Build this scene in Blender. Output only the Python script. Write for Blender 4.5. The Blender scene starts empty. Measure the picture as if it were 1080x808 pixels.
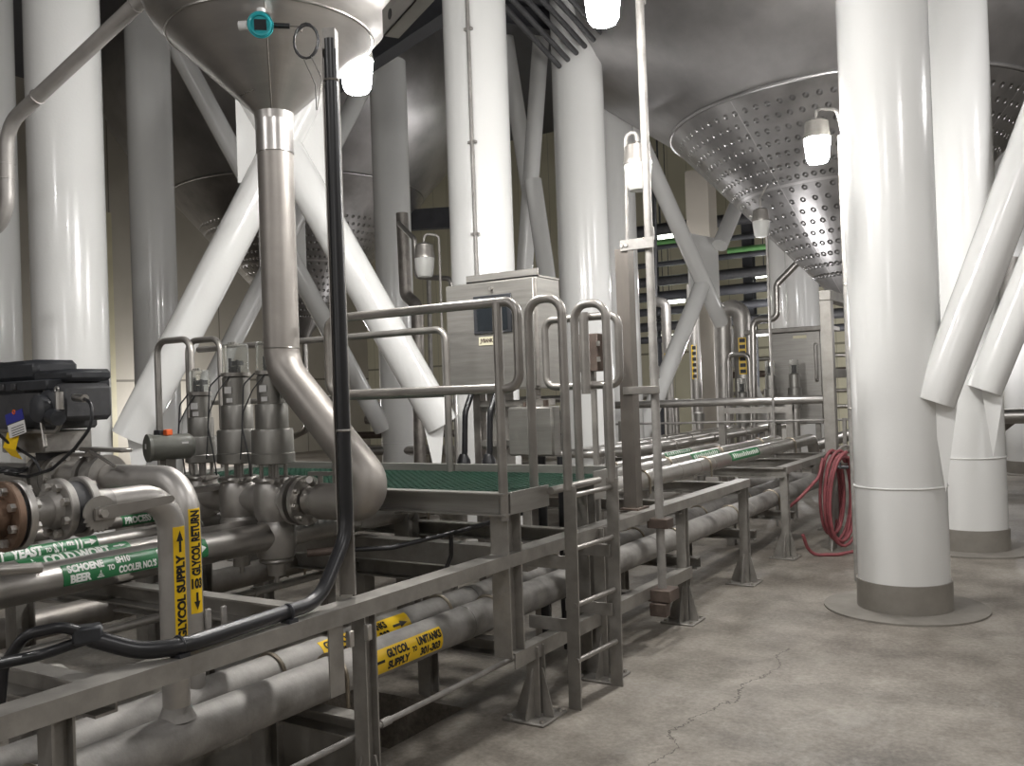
import bpy, bmesh, math, random
from mathutils import Vector, Matrix
random.seed(7)
V = Vector
PI = math.pi
SC = bpy.context.scene
COL = SC.collection
HC = 1.62                                   # eye height of the camera, metres

# ------------------------------------------------------------------ camera
def cam_axes():
    y, p, r = (math.radians(a) for a in (32.207, 0.65, -2.03))
    cy, sy, cp, sp, cr, sr = math.cos(y), math.sin(y), math.cos(p), math.sin(p), math.cos(r), math.sin(r)
    f = V((-sy*cp, cy*cp, sp)); rt = V((cy, sy, 0)); up = rt.cross(f)
    return cr*rt+sr*up, -sr*rt+cr*up, f
RT, UP, FW = cam_axes()
FPX = 955.9
def ray(u, v): return FW + RT*((u-540)/FPX) - UP*((v-404)/FPX)
def AY(u, v, y):                            # the point of the plane Y = y seen at a pixel of the survey photograph
    d = ray(u, v); return V((0, 0, HC)) + d*(y/d.y)
def AX(u, v, x):
    d = ray(u, v); return V((0, 0, HC)) + d*(x/d.x)
cd = bpy.data.cameras.new('camera'); cam = bpy.data.objects.new('camera', cd); COL.objects.link(cam)
cd.sensor_width = 36; cd.lens = FPX/1080*36; cd.clip_start = 0.05; cd.clip_end = 200
m = Matrix((RT, UP, -FW)).transposed().to_4x4(); m.translation = V((0, 0, HC)); cam.matrix_world = m
SC.camera = cam

# ------------------------------------------------------------------ materials
class NT:
    def __init__(s, name):
        s.m = bpy.data.materials.new(name); s.m.use_nodes = True
        s.t = s.m.node_tree; s.n = s.t.nodes; s.b = s.n['Principled BSDF']
        s.tc = s.n.new('ShaderNodeTexCoord')
    def link(s, a, b): s.t.links.new(a, b)
    def math(s, op, a, b=None, c=None):
        k = s.n.new('ShaderNodeMath'); k.operation = op
        for i, x in enumerate((a, b, c)):
            if x is None: continue
            if isinstance(x, (int, float)): k.inputs[i].default_value = x
            else: s.link(x, k.inputs[i])
        return k.outputs[0]
    def noise(s, scale, detail=4, rough=.55, vec=None, stretch=None):
        k = s.n.new('ShaderNodeTexNoise'); k.inputs['Scale'].default_value = scale
        k.inputs['Detail'].default_value = detail; k.inputs['Roughness'].default_value = rough
        v = vec or s.tc.outputs['Object']
        if stretch:
            mp = s.n.new('ShaderNodeMapping'); mp.inputs['Scale'].default_value = stretch
            s.link(v, mp.inputs['Vector']); v = mp.outputs[0]
        s.link(v, k.inputs['Vector']); return k.outputs['Fac']
    def ramp(s, fac, stops):
        k = s.n.new('ShaderNodeValToRGB'); e = k.color_ramp.elements
        while len(e) < len(stops): e.new(.5)
        for i, (p, c) in enumerate(stops):
            e[i].position = p; e[i].color = (*c, 1)
        s.link(fac, k.inputs[0]); return k.outputs[0]
    def mix(s, fac, a, b):
        k = s.n.new('ShaderNodeMix'); k.data_type = 'RGBA'
        for x, i in ((fac, 0), (a, 6), (b, 7)):
            if isinstance(x, (int, float)): k.inputs[i].default_value = x
            elif isinstance(x, tuple): k.inputs[i].default_value = (*x, 1)
            else: s.link(x, k.inputs[i])
        return k.outputs[2]
    def bump(s, h, strength=.2, dist=.01):
        k = s.n.new('ShaderNodeBump'); k.inputs['Strength'].default_value = strength
        k.inputs['Distance'].default_value = dist; s.link(h, k.inputs['Height']); s.link(k.outputs[0], s.b.inputs['Normal'])
    def setv(s, **kw):
        for k, v in kw.items():
            i = s.b.inputs[k.replace('_', ' ')]
            if isinstance(v, (int, float)): i.default_value = v
            elif isinstance(v, tuple): i.default_value = (*v, 1)
            else: s.link(v, i)
        return s
def sc(c, k): return tuple(min(1, x*k) for x in c)
def metal(name, col, rough=.38, met=.85, scale=6, var=.22, stretch=None, bump=.03, rv=.12):
    t = NT(name); n = t.noise(scale, 6, .6, stretch=stretch)
    t.setv(Base_Color=t.ramp(n, [(.3, sc(col, 1-var)), (.7, sc(col, 1+var))]), Metallic=met)
    r = t.math('MULTIPLY_ADD', n, rv*2, rough-rv); t.setv(Roughness=r)
    n2 = t.noise(scale*14, 3); t.bump(n2, bump, .01); return t.m
def paint(name, col, rough=.35, var=.06, scale=4, bump=0, bscale=60, coat=0):
    t = NT(name); n = t.noise(scale, 5, .6)
    t.setv(Base_Color=t.ramp(n, [(.3, sc(col, 1-var)), (.7, sc(col, 1+var))]), Roughness=rough, Coat_Weight=coat)
    if bump: t.bump(t.noise(bscale, 2), bump, .01)
    return t.m
M = {}
M['stainless'] = metal('brushed stainless steel', (.33, .318, .296), .42, .66, 3, .14, (1, 1, 14), .02)
M['tube'] = metal('satin stainless tube', (.50, .48, .455), .33, .92, 5, .14)
M['matte_tube'] = metal('pickled stainless pipe', (.50, .48, .455), .44, .8, 7, .13)
M['drop'] = metal('weathered drop pipe steel', (.36, .335, .31), .46, .7, 2.5, .2)
M['galv'] = metal('galvanised steel pipe', (.33, .316, .298), .64, .4, 9, .26, None, .10)
M['dark_pipe'] = metal('dull weathered steel pipe', (.36, .335, .31), .48, .8, 6, .3)
M['frame'] = metal('galvanised structural steel', (.30, .285, .262), .48, .5, 8, .22, None, .04)
M['rail'] = metal('handrail steel', (.33, .312, .29), .36, .68, 6, .15)
M['rust'] = metal('rust stained steel', (.13, .10, .084), .6, .5, 9, .35)
M['polished'] = metal('polished tank steel', (.55, .53, .51), .30, .85, 2, .12, (1, 1, 6), .015, .07)
M['darkpaint'] = metal('dark structural paint', (.07, .072, .08), .5, .2, 4, .2)  # dark blue-grey paint colour with random tone
M['strut'] = metal('stained channel steel', (.21, .19, .17), .45, .8, 3, .25, (1, 1, .3))
M['bolt'] = metal('bolt steel', (.55, .53, .5), .35, .9, 20, .15)
M['clampsteel'] = metal('worn clamp steel', (.34, .30, .24), .32, .9, 20, .15)
M['cast'] = metal('cast iron valve body', (.34, .325, .305), .5, .75, 12, .25, None, .08)
M['brown'] = metal('rusty flange face', (.19, .125, .088), .55, .6, 14, .4)
M['white'] = paint('glossy white epoxy paint', (.80, .80, .785), .2, .015, 1.2, .09, 42, .3)
M['ventgrey'] = metal('dull grey vent pipe', (.40, .38, .36), .5, .35, 5, .12)
M['sleeve'] = metal('grey base sleeve', (.30, .28, .25), .55, .35, 5, .15)
M['weld'] = paint('painted weld', (.74, .74, .72), .35, .03)
M['cream'] = paint('cream wall paint', (.56, .52, .36), .6, .08, 1.5)
M['tan'] = paint('tan wall panel', (.50, .46, .40), .6, .06, 1.2)
M['black'] = paint('black rubber', (.018, .018, .02), .35, .2)
M['blackplastic'] = paint('black plastic housing', (.035, .037, .042), .42, .25, 12, .05)
M['charcoal'] = paint('charcoal casting', (.055, .055, .058), .5, .25, 12, .08)
M['teal'] = paint('teal enamel', (.02, .36, .40), .3, .08)
M['screen'] = paint('dark display', (.016, .02, .024), .3, .05)
M['greygreen'] = paint('grey green machine enamel', (.14, .142, .125), .36, .1, 8, .03)
M['hose'] = paint('red rubber hose', (.22, .058, .065), .55, .25, 14)
M['yellow'] = paint('yellow label vinyl', (.88, .57, .015), .4, .06, 8)
M['green'] = paint('green label vinyl', (.025, .17, .062), .35, .1, 8)
M['ink'] = paint('black ink', (.012, .012, .012), .5, .02)
M['whiteink'] = paint('white ink', (.78, .80, .76), .45, .02)
M['blueink'] = paint('blue tag card', (.035, .04, .28), .45, .05)
M['paper'] = paint('white tag card', (.75, .74, .73), .6, .03)
M['redink'] = paint('orange plastic', (.75, .13, .03), .45, .05)
M['cream_label'] = paint('cream engraved label', (.72, .68, .50), .5, .05)
M['grating'] = paint('green fibreglass grating', (.014, .055, .034), .55, .2, 10)
M['grout'] = paint('pale grout', (.25, .232, .205), .8, .12, 6, .2, 40)
M['greenpaint'] = paint('green pipe paint', (.12, .30, .10), .5, .1)  # plain green colour of the gallery pipes

def mat_floor():
    t = NT('worn concrete'); o = t.tc.outputs['Object']
    a = t.noise(.55, 6, .62); b = t.noise(3.2, 8, .7); c = t.noise(38, 4, .7)
    s = t.math('ADD', t.math('MULTIPLY', a, .55), t.math('ADD', t.math('MULTIPLY', b, .35), t.math('MULTIPLY', c, .24)))
    col = t.ramp(s, [(.44, (.100, .086, .070)), (.53, (.19, .168, .142)), (.595, (.268, .242, .207)), (.69, (.38, .35, .31))])
    st = t.ramp(t.noise(1.6, 9, .75, stretch=(1, .5, 1)), [(.54, (0, 0, 0)), (.64, (1, 1, 1))])
    col = t.mix(t.math('MULTIPLY', st, .35), col, (.44, .42, .38))
    sep = t.n.new('ShaderNodeSeparateXYZ'); t.link(o, sep.inputs[0])
    x, y = sep.outputs[0], sep.outputs[1]
    w = t.math('MULTIPLY', t.math('SUBTRACT', t.noise(3.2, 5, .7), .5), .22)
    w2 = t.math('MULTIPLY', t.math('SUBTRACT', t.noise(.9, 2), .5), .4)
    d = t.math('ABSOLUTE', t.math('SUBTRACT', t.math('ADD', t.math('ADD', x, w), w2), -1.60))
    line = t.math('LESS_THAN', d, .0032)
    gate = t.math('MULTIPLY', t.math('GREATER_THAN', y, 2.5), t.math('LESS_THAN', y, 5.6))
    d3 = t.math('ABSOLUTE', t.math('SUBTRACT', t.math('ADD', y, t.math('MULTIPLY', w, 2)), 5.0))
    l3 = t.math('MULTIPLY', t.math('LESS_THAN', d3, .003), t.math('GREATER_THAN', x, -1.9))
    crack = t.math('MAXIMUM', t.math('MULTIPLY', line, gate), t.math('MULTIPLY', l3, .45))
    col = t.mix(t.math('MULTIPLY', crack, .85), col, (.06, .05, .042))
    t.setv(Base_Color=col, Roughness=t.math('MULTIPLY_ADD', b, .35, .38))
    t.bump(t.math('ADD', b, t.math('MULTIPLY', c, .5)), .12, .01); return t.m
M['floor'] = mat_floor()

def mat_wall(name, ca, cb, w, seamy):
    t = NT(name); sep = t.n.new('ShaderNodeSeparateXYZ'); t.link(t.tc.outputs['Object'], sep.inputs[0])
    a = t.math('ADD', sep.outputs[0], sep.outputs[1])
    f = t.math('FRACT', t.math('DIVIDE', a, w)); seam = t.math('LESS_THAN', f, .02)
    z = t.math('LESS_THAN', t.math('ABSOLUTE', t.math('SUBTRACT', sep.outputs[2], seamy)), .03)
    n = t.noise(.8, 5)
    col = t.ramp(n, [(.3, ca), (.7, cb)])
    t.setv(Base_Color=t.mix(t.math('MAXIMUM', seam, z), col, sc(ca, .45)), Roughness=.6); return t.m
M['wall_tan'] = mat_wall('tan panel wall', (.40, .37, .31), (.46, .43, .37), 1.7, 2.3)
M['wall_cream'] = mat_wall('cream panel wall', (.52, .49, .36), (.58, .55, .42), .55, 2.6)
M['wall_grey'] = mat_wall('grey panel wall', (.42, .41, .38), (.48, .46, .43), 1.2, 3.5)

def mat_jacket(name, col, rough):
    """steel cone with staggered rows of spot-weld dimples (object origin on the cone's axis)"""
    t = NT(name); sep = t.n.new('ShaderNodeSeparateXYZ'); t.link(t.tc.outputs['Object'], sep.inputs[0])
    x, y, z = sep.outputs
    ang = t.math('ARCTAN2', y, x); rad = t.math('SQRT', t.math('ADD', t.math('MULTIPLY', x, x), t.math('MULTIPLY', y, y)))
    hi = t.math('GREATER_THAN', rad, 1.36)
    n = t.math('MULTIPLY_ADD', hi, 40, 52)
    row = t.math('DIVIDE', rad, .105); rf = t.math('FLOOR', row)
    u = t.math('ADD', t.math('MULTIPLY', ang, t.math('DIVIDE', n, 2*PI)), t.math('MULTIPLY', rf, .5))
    fu = t.math('SUBTRACT', t.math('FRACT', u), .5); fv = t.math('SUBTRACT', t.math('FRACT', row), .5)
    du = t.math('MULTIPLY', fu, t.math('DIVIDE', t.math('MULTIPLY', rad, 2*PI), n)); dv = t.math('MULTIPLY', fv, .15)
    d = t.math('SQRT', t.math('ADD', t.math('MULTIPLY', du, du), t.math('MULTIPLY', dv, dv)))
    dim = t.n.new('ShaderNodeMapRange'); t.link(d, dim.inputs[0])
    dim.inputs[1].default_value = .012; dim.inputs[2].default_value = .034; dim.inputs[3].default_value = 1; dim.inputs[4].default_value = 0
    out = t.math('MULTIPLY', dim.outputs[0], t.math('MULTIPLY', t.math('GREATER_THAN', rad, .45), t.math('LESS_THAN', rad, 2.13)))
    seam = t.math('LESS_THAN', t.math('ABSOLUTE', t.math('SUBTRACT', t.math('FRACT', t.math('MULTIPLY', ang, 8/(2*PI))), .5)), t.math('DIVIDE', .010, rad))
    ring = t.math('LESS_THAN', t.math('ABSOLUTE', t.math('SUBTRACT', rad, 1.36)), .012)
    sm = t.math('MULTIPLY', t.math('MAXIMUM', seam, ring), t.math('LESS_THAN', rad, 2.15))
    nz = t.noise(3, 5)
    base = t.ramp(nz, [(.3, sc(col, .8)), (.7, sc(col, 1.2))])
    t.setv(Base_Color=t.mix(t.math('MULTIPLY', sm, .5), base, sc(col, 1.8)), Metallic=.92, Roughness=t.math('MULTIPLY_ADD', nz, .2, rough-.1))
    t.bump(t.math('ADD', t.math('MULTIPLY', out, -1), t.math('MULTIPLY', sm, .4)), 1.0, .035); return t.m
M['jacket'] = mat_jacket('dimple jacket steel', (.46, .45, .45), .33)
M['tank'] = metal('dull tank shell steel', (.46, .45, .45), .38, .85, 1.3, .2, None, .02)

def mat_emit(name, col, s):
    t = NT(name); t.setv(Base_Color=(.9, .9, .9), Roughness=.3)
    t.b.inputs['Emission Color'].default_value = (*col, 1); t.b.inputs['Emission Strength'].default_value = s; return t.m
M['lit'] = mat_emit('lit lamp globe', (1, .98, .95), 420)
M['tubelight'] = mat_emit('lit fluorescent tube', (.95, 1, .85), 9)
def mat_glass(name, col, rough, tr=.75, ior=1.3):
    t = NT(name); t.setv(Base_Color=col, Roughness=rough, Transmission_Weight=tr); t.b.inputs['IOR'].default_value = ior; return t.m
M['globe'] = mat_glass('unlit frosted lamp globe', (.80, .80, .77), .3, .45)
M['clear'] = mat_glass('clear plastic cover', (.95, .96, .94), .05, .94, 1.12)

# ------------------------------------------------------------------ mesh builder
def frame(d, up=None):
    d = d.normalized(); up = up or (V((0, 0, 1)) if abs(d.z) < .95 else V((0, 1, 0)))
    a = up.cross(d).normalized(); return a, d.cross(a), d       # side, up, forward
class MB:
    def __init__(s): s.v = []; s.f = []
    def add(s, vs, fs):
        o = len(s.v); s.v += [V(p) for p in vs]; s.f += [tuple(i+o for i in f) for f in fs]; return s
    def box(s, x0, x1, y0, y1, z0, z1, ch=0):
        return s.obox(V(((x0+x1)/2, (y0+y1)/2, (z0+z1)/2)), V((abs(x1-x0)/2, 0, 0)), V((0, abs(y1-y0)/2, 0)), V((0, 0, abs(z1-z0)/2)), ch)
    def obox(s, c, a, b, d, ch=0):
        c, a, b, d = V(c), V(a), V(b), V(d)
        if not ch:
            vs = [c+i*a+j*b+k*d for i in (-1, 1) for j in (-1, 1) for k in (-1, 1)]
            return s.add(vs, [(0, 1, 3, 2), (4, 6, 7, 5), (0, 4, 5, 1), (2, 3, 7, 6), (0, 2, 6, 4), (1, 5, 7, 3)])
        bm = bmesh.new(); L = [x.length for x in (a, b, d)]; ch = min(ch, *(l*.6 for l in L))
        for i in (-1, 1):
            for j in (-1, 1):
                for k in (-1, 1):
                    for q in range(3):
                        w = [1, 1, 1]
                        for z in range(3):
                            if z != q: w[z] = 1-ch/L[z]
                        bm.verts.new(c+i*w[0]*a+j*w[1]*b+k*w[2]*d)
        r = bmesh.ops.convex_hull(bm, input=bm.verts[:]); bmesh.ops.dissolve_limit(bm, angle_limit=.02, verts=bm.verts[:], edges=bm.edges[:])
        bm.verts.index_update(); s.add([x.co.copy() for x in bm.verts], [tuple(x.index for x in f.verts) for f in bm.faces]); bm.free(); return s
    def rings(s, rs, closed=False, cap=True):
        n = len(rs[0]); vs = [p for r in rs for p in r]; fs = []; m = len(rs)
        for i in range(m if closed else m-1):
            a, b = i*n, ((i+1) % m)*n
            for j in range(n): fs.append((a+j, a+(j+1) % n, b+(j+1) % n, b+j))
        if cap and not closed: fs += [tuple(range(n-1, -1, -1)), tuple(range((m-1)*n, m*n))]
        return s.add(vs, fs)
    def path(s, pts, bend=0, seg=7):
        pts = [V(p) for p in pts]
        if not bend or len(pts) < 3: return pts
        out = [pts[0]]
        for i in range(1, len(pts)-1):
            p, a, b = pts[i], pts[i-1]-pts[i], pts[i+1]-pts[i]
            la, lb = a.length, b.length; a.normalize(); b.normalize()
            th = math.acos(max(-1, min(1, a.dot(b))))
            if th > 3.1: out.append(p); continue
            tl = min(bend/math.tan(th/2), la*.49, lb*.49); r = tl*math.tan(th/2)
            c = p+(a+b).normalized()*(r/math.sin(th/2)); u = (p+a*tl)-c; w = (p+b*tl)-c; fi = PI-th
            for k in range(seg+1):
                q = k/seg; out.append(c+(u*math.sin((1-q)*fi)+w*math.sin(q*fi))/math.sin(fi))
        out.append(pts[-1]); return out
    def tube(s, pts, r, n=16, bend=0, cap=True, seg=7, closed=False):
        P = s.path(pts, bend, seg) if not closed else [V(p) for p in pts]; m = len(P); rs = []; up = None
        for i in range(m):
            if closed: d = P[(i+1) % m]-P[i-1]
            else: d = P[min(i+1, m-1)]-P[max(i-1, 0)]
            if up is None: a, up, d = frame(d)
            else:
                d = d.normalized(); up = (up-d*up.dot(d)).normalized(); a = up.cross(d)
            rr = r[i] if isinstance(r, (list, tuple)) else r
            rs.append([P[i]+(a*math.cos(t)+up*math.sin(t))*rr for t in (2*PI*k/n for k in range(n))])
        return s.rings(rs, closed, cap)
    def cyl(s, p0, p1, r, n=20, r1=None):
        p0, p1 = V(p0), V(p1); a, u, d = frame(p1-p0); r1 = r if r1 is None else r1
        return s.rings([[p+(a*math.cos(2*PI*k/n)+u*math.sin(2*PI*k/n))*q for k in range(n)] for p, q in ((p0, r), (p1, r1))])
    def lathe(s, o, ax, prof, n=28, cap=True):
        o = V(o); a, u, d = frame(V(ax))
        return s.rings([[o+d*h+(a*math.cos(2*PI*k/n)+u*math.sin(2*PI*k/n))*max(r, 1e-4) for k in range(n)] for r, h in prof], cap=cap)
    def torus(s, c, ax, R, r, n=40, k=8, a0=0, a1=2*PI):
        a, u, d = frame(V(ax)); c = V(c); full = abs(a1-a0-2*PI) < 1e-6
        P = [c+(a*math.cos(t)+u*math.sin(t))*R for t in (a0+(a1-a0)*i/n for i in range(n if full else n+1))]
        return s.tube(P, r, k, closed=full)
    def sweep(s, poly, p0, p1, up=None):
        p0, p1 = V(p0), V(p1); a, u, d = frame(p1-p0, up)
        return s.rings([[p+a*x+u*y for x, y in poly] for p in (p0, p1)])
    def prism(s, poly, vec):
        poly = [V(p) for p in poly]; vec = V(vec); return s.rings([poly, [p+vec for p in poly]])
    def bolt(s, p, ax, r=.011, h=.012): return s.cyl(V(p), V(p)+V(ax).normalized()*h, r, 6)
def hsec(w, d, t): # H section: flanges along x (width w), depth d along y
    return [(-w/2, -d/2), (w/2, -d/2), (w/2, -d/2+t), (t/2, -d/2+t), (t/2, d/2-t), (w/2, d/2-t), (w/2, d/2), (-w/2, d/2), (-w/2, d/2-t), (-t/2, d/2-t), (-t/2, -d/2+t), (-w/2, -d/2+t)]
def lsec(w, h, t): return [(0, 0), (w, 0), (w, -t), (t, -t), (t, -h), (0, -h)]
def csec(w, h, t): return [(0, 0), (w, 0), (w, -t), (t, -t), (t, -h+t), (w, -h+t), (w, -h), (0, -h)]

ORG = {}
def make(name, mb, mat, org):
    me = bpy.data.meshes.new(name); me.from_pydata([p-org for p in mb.v], [], mb.f)
    bm = bmesh.new(); bm.from_mesh(me); bmesh.ops.recalc_face_normals(bm, faces=bm.faces[:]); bm.to_mesh(me); bm.free()
    me.shade_smooth(); me.set_sharp_from_angle(angle=math.radians(38))
    me.materials.append(M[mat] if isinstance(mat, str) else mat)
    o = bpy.data.objects.new(name, me); COL.objects.link(o); return o
def tag(o, label=None, cat=None, group=None, kind=None):
    for k, v in (('label', label), ('category', cat), ('group', group), ('kind', kind)):
        if v: o[k] = v
    return o
def thing(name, label, cat, loc, group=None):
    o = bpy.data.objects.new(name, None); COL.objects.link(o); o.location = V(loc); o.empty_display_size = .1
    ORG[o] = V(loc); return tag(o, label, cat, group)
def part(parent, name, mb, mat, label=None):
    o = make(name, mb, mat, ORG[parent]); o.parent = parent; ORG[o] = ORG[parent]
    if label: o['label'] = label
    return o
def solo(name, label, cat, mb, mat, group=None, org=None):
    if org is None:
        lo = V([min(p[i] for p in mb.v) for i in range(3)]); hi = V([max(p[i] for p in mb.v) for i in range(3)]); org = V(((lo.x+hi.x)/2, (lo.y+hi.y)/2, lo.z))
    o = make(name, mb, mat, org); o.location = org; ORG[o] = org; return tag(o, label, cat, group)
def struct(name, mb, mat):
    o = make(name, mb, mat, V((0, 0, 0))); ORG[o] = V((0, 0, 0)); o['kind'] = 'structure'; return o
def copy_tree(o, loc, label=None, group=None):
    r = o.copy(); COL.objects.link(r); r.location = V(loc); ORG[r] = V(loc)
    if label: r['label'] = label
    if group: r['group'] = group
    for ch in list(o.children):
        c = ch.copy(); COL.objects.link(c); c.parent = r
        for g in list(ch.children):
            q = g.copy(); COL.objects.link(q); q.parent = c
    return r

# ------------------------------------------------------------------ lettering
def text_mesh(txt):
    cu = bpy.data.curves.new('lettering', 'FONT'); cu.body = txt; cu.offset = .055; cu.resolution_u = 3
    o = bpy.data.objects.new('lettering', cu); COL.objects.link(o)
    dg = bpy.context.evaluated_depsgraph_get(); dg.update()
    me = bpy.data.meshes.new_from_object(o.evaluated_get(dg)); bpy.data.objects.remove(o); bpy.data.curves.remove(cu)
    bm = bmesh.new(); bm.from_mesh(me); bpy.data.meshes.remove(me); return bm
def arrow_bm(d):
    bm = bmesh.new(); L = [(0, .32), (.5, .32), (.5, 0), (1, .5), (.5, 1), (.5, .68), (0, .68)]
    if d < 0: L = [(1-x, y) for x, y in L][::-1]
    bm.faces.new([bm.verts.new((x, y, 0)) for x, y in L]); return bm
def ticks_bm(n):
    bm = bmesh.new()
    for i in range(n):
        x = i/n; w = .55/n; h = random.choice((.7, 1, 1, .85))
        bm.faces.new([bm.verts.new(p) for p in ((x, 0, 0), (x+w, 0, 0), (x+w, h, 0), (x, h, 0))])
    return bm
def emblem_bm():
    bm = bmesh.new()
    for x0, x1, y0, y1 in ((.0, 1, 0, .14), (.15, .85, .24, .36), (.3, .7, .46, .58), (.42, .58, .68, 1)):
        bm.faces.new([bm.verts.new(p) for p in ((x0, y0, 0), (x1, y0, 0), (x1, y1, 0), (x0, y1, 0))])
    return bm
def fit(bm, s0, s1, t0, t1, mapf, mb, cuts=6):
    xs = [v.co.x for v in bm.verts]; ys = [v.co.y for v in bm.verts]
    lo, hi, ylo, yhi = min(xs), max(xs), min(ys), max(ys)
    for v in bm.verts:
        v.co.x = s0+(v.co.x-lo)/max(hi-lo, 1e-6)*(s1-s0); v.co.y = t0+(v.co.y-ylo)/max(yhi-ylo, 1e-6)*(t1-t0)
    for i in range(1, cuts):
        bmesh.ops.bisect_plane(bm, geom=bm.verts[:]+bm.edges[:]+bm.faces[:], plane_co=(0, t0+(t1-t0)*i/cuts, 0), plane_no=(0, 1, 0))
    bm.verts.index_update()
    mb.add([mapf(v.co.x, v.co.y) for v in bm.verts], [tuple(q.index for q in f.verts) for f in bm.faces]); bm.free()
def flat_part(parent, name, mb, mat, label=None):
    o = part(parent, name, mb, mat, label); return o
def pipe_label(pipe, c, ax, n0, r, s0, s1, arc, th0, band, ink, items, label=None):
    """vinyl band round a pipe: c a point on the axis, n0 the outward direction of its middle, items (kind, text, s, s, t, t) in fractions of the band"""
    c, ax, n0 = V(c), V(ax).normalized(), V(n0).normalized(); t0 = n0.cross(ax)
    L, A = s1-s0, arc*r
    def mp(rr):
        def g(s, t):
            a = th0+(t-.5)*A/r; return c+ax*(s0+s*L)+(n0*math.cos(a)+t0*math.sin(a))*rr
        return g
    b = MB(); k = 18; f = mp(r+.0015); g2 = mp(r-.004); vs = []; fs = []
    for i in range(k+1): vs += [f(0, i/k), f(1, i/k), g2(1, i/k), g2(0, i/k)]
    for i in range(k):
        q = i*4
        for e in range(4): fs.append((q+e, q+(e+1) % 4, q+4+(e+1) % 4, q+4+e))
    fs += [(0, 1, 2, 3), (k*4+3, k*4+2, k*4+1, k*4)]
    b.add(vs, fs); lab = part(pipe, 'pipe_label', b, band, label)
    mb = MB(); f = mp(r+.0028)
    for kind, tx, a0, a1, b0, b1 in items:
        bm = {'t': lambda: text_mesh(tx), 'a': lambda: arrow_bm(tx), 'k': lambda: ticks_bm(tx), 'e': emblem_bm}[kind]()
        fit(bm, a0, a1, b0, b1, f, mb)
    part(lab, 'lettering', mb, ink); return lab

# ================================================================== THE HALL
X0, X1, Y0, Y1, ZC = -21, 5.5, -4.5, 24, 9.5
PX0, PX1, PY0, PY1 = -4.1, -2.77, 1.5, 3.82         # sump pit under the pipe rack
mb = MB()
mb.box(X0, PX0, Y0, Y1, -.3, 0); mb.box(PX1, X1, Y0, Y1, -.3, 0); mb.box(PX0, PX1, Y0, PY0, -.3, 0); mb.box(PX0, PX1, PY1, Y1, -.3, 0)
struct('floor', mb, 'floor')
mb = MB().box(PX0, PX1, PY0, PY1, -.75, -.70)
for a in ((PX0-.04, PX0, PY0, PY1), (PX1, PX1+.0005, PY0, PY1), (PX0, PX1, PY1, PY1+.0005), (PX0, PX1, PY0-.04, PY0)): mb.box(*a, -.75, -.3)
struct('trim_1', mb, 'sleeve')
struct('wall_left', MB().box(X0-.2, X0, Y0, Y1, -.3, ZC), 'wall_tan')
struct('wall_right', MB().box(X1, X1+.2, Y0, Y1, -.3, ZC), 'wall_grey')
struct('wall_back', MB().box(X0, X1, Y1, Y1+.2, -.3, ZC), 'wall_cream')
struct('wall_front', MB().box(X0, X1, Y0-.2, Y0, -.3, ZC), 'wall_grey')
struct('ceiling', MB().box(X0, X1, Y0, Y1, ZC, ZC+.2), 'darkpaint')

# ------------------------------------------------------------------ white support columns
def column(x, y, label, r=.305, top=7.2, group='white tank support columns', ring=.87, seam=None):
    t = thing('support_column', label, 'column', (x, y, 0), group)
    part(t, 'shaft', MB().cyl((x, y, .20), (x, y, top), r, 56), 'white')
    part(t, 'base_sleeve', MB().cyl((x, y, 0.012), (x, y, .21), r+.012, 56), 'sleeve', 'grey steel sleeve round the column foot')
    part(t, 'grout_pad', MB().cyl((x, y, 0.001), (x, y, .013), r+.24, 48), 'grout', 'pale round grout pad')
    part(t, 'weld_ring', MB().torus((x, y, ring), (0, 0, 1), r+.001, .008, 56, 6), 'weld')
    if seam: part(t, 'weld_seam', MB().cyl((x+seam[0], y+seam[1], .9), (x+seam[0], y+seam[1], top), .006, 6), 'weld')
    return t
column(-1.13, 6.93, 'thick glossy white column nearest the camera on the right, standing in the aisle')
column(-.93, 9.55, 'white column just behind the nearest right-hand column, half hidden by it', r=.30)
column(-4.83, 7.22, 'bright white column behind the steel control cabinet, left of the two there')
column(-5.0, 9.65, 'white column behind the ladder handrails, right of the cabinet')
column(-7.41, 4.62, 'broad bright white column on the left above the black actuator')
column(-10.95, 5.85, 'shaded grey-white column at the left edge of the photo')
column(-11.1, 8.2, 'shaded column left of the hopper, between the bright left column and the diagonal brace')
column(-9.6, 11.7, 'shaded column right of the black conduit, behind the right arm of the cross brace')
column(-5.55, 11.7, 'shaded pale column right behind the white column by the ladder')
column(-4.42, 17.4, 'far white column above the remote steel cabinet, right one of the pair there', r=.3)
column(-4.86, 17.9, 'far shaded column left beside the far white column', r=.3)
column(-.72, 17.3, 'far white column at the right edge behind the slanting braces', r=.42)

# ------------------------------------------------------------------ diagonal braces
def brace(p0, p1, r, label, gus=None, group='diagonal tank braces', g=.0):
    p0, p1 = V(p0), V(p1); d = (p1-p0).normalized()
    t = thing('diagonal_brace', label, 'brace', p0, group)
    part(t, 'tube', MB().cyl(p0, p1, r, 36), 'white')
    if gus:
        side = d.cross(V((0, 0, 1))).normalized(); h = V((d.x, d.y, 0)).normalized()
        q = p0
        tri = [q+h*.05-V((0, 0, .62)), q+h*(r*1.0)+d*.05, q+d*.5+h*r*1.05, q+d*.5, q-h*.02]
        part(t, 'gusset_plate', MB().prism([k-side*.012 for k in tri], side*.024), 'white', 'pointed white fin plate')
    return t
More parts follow.
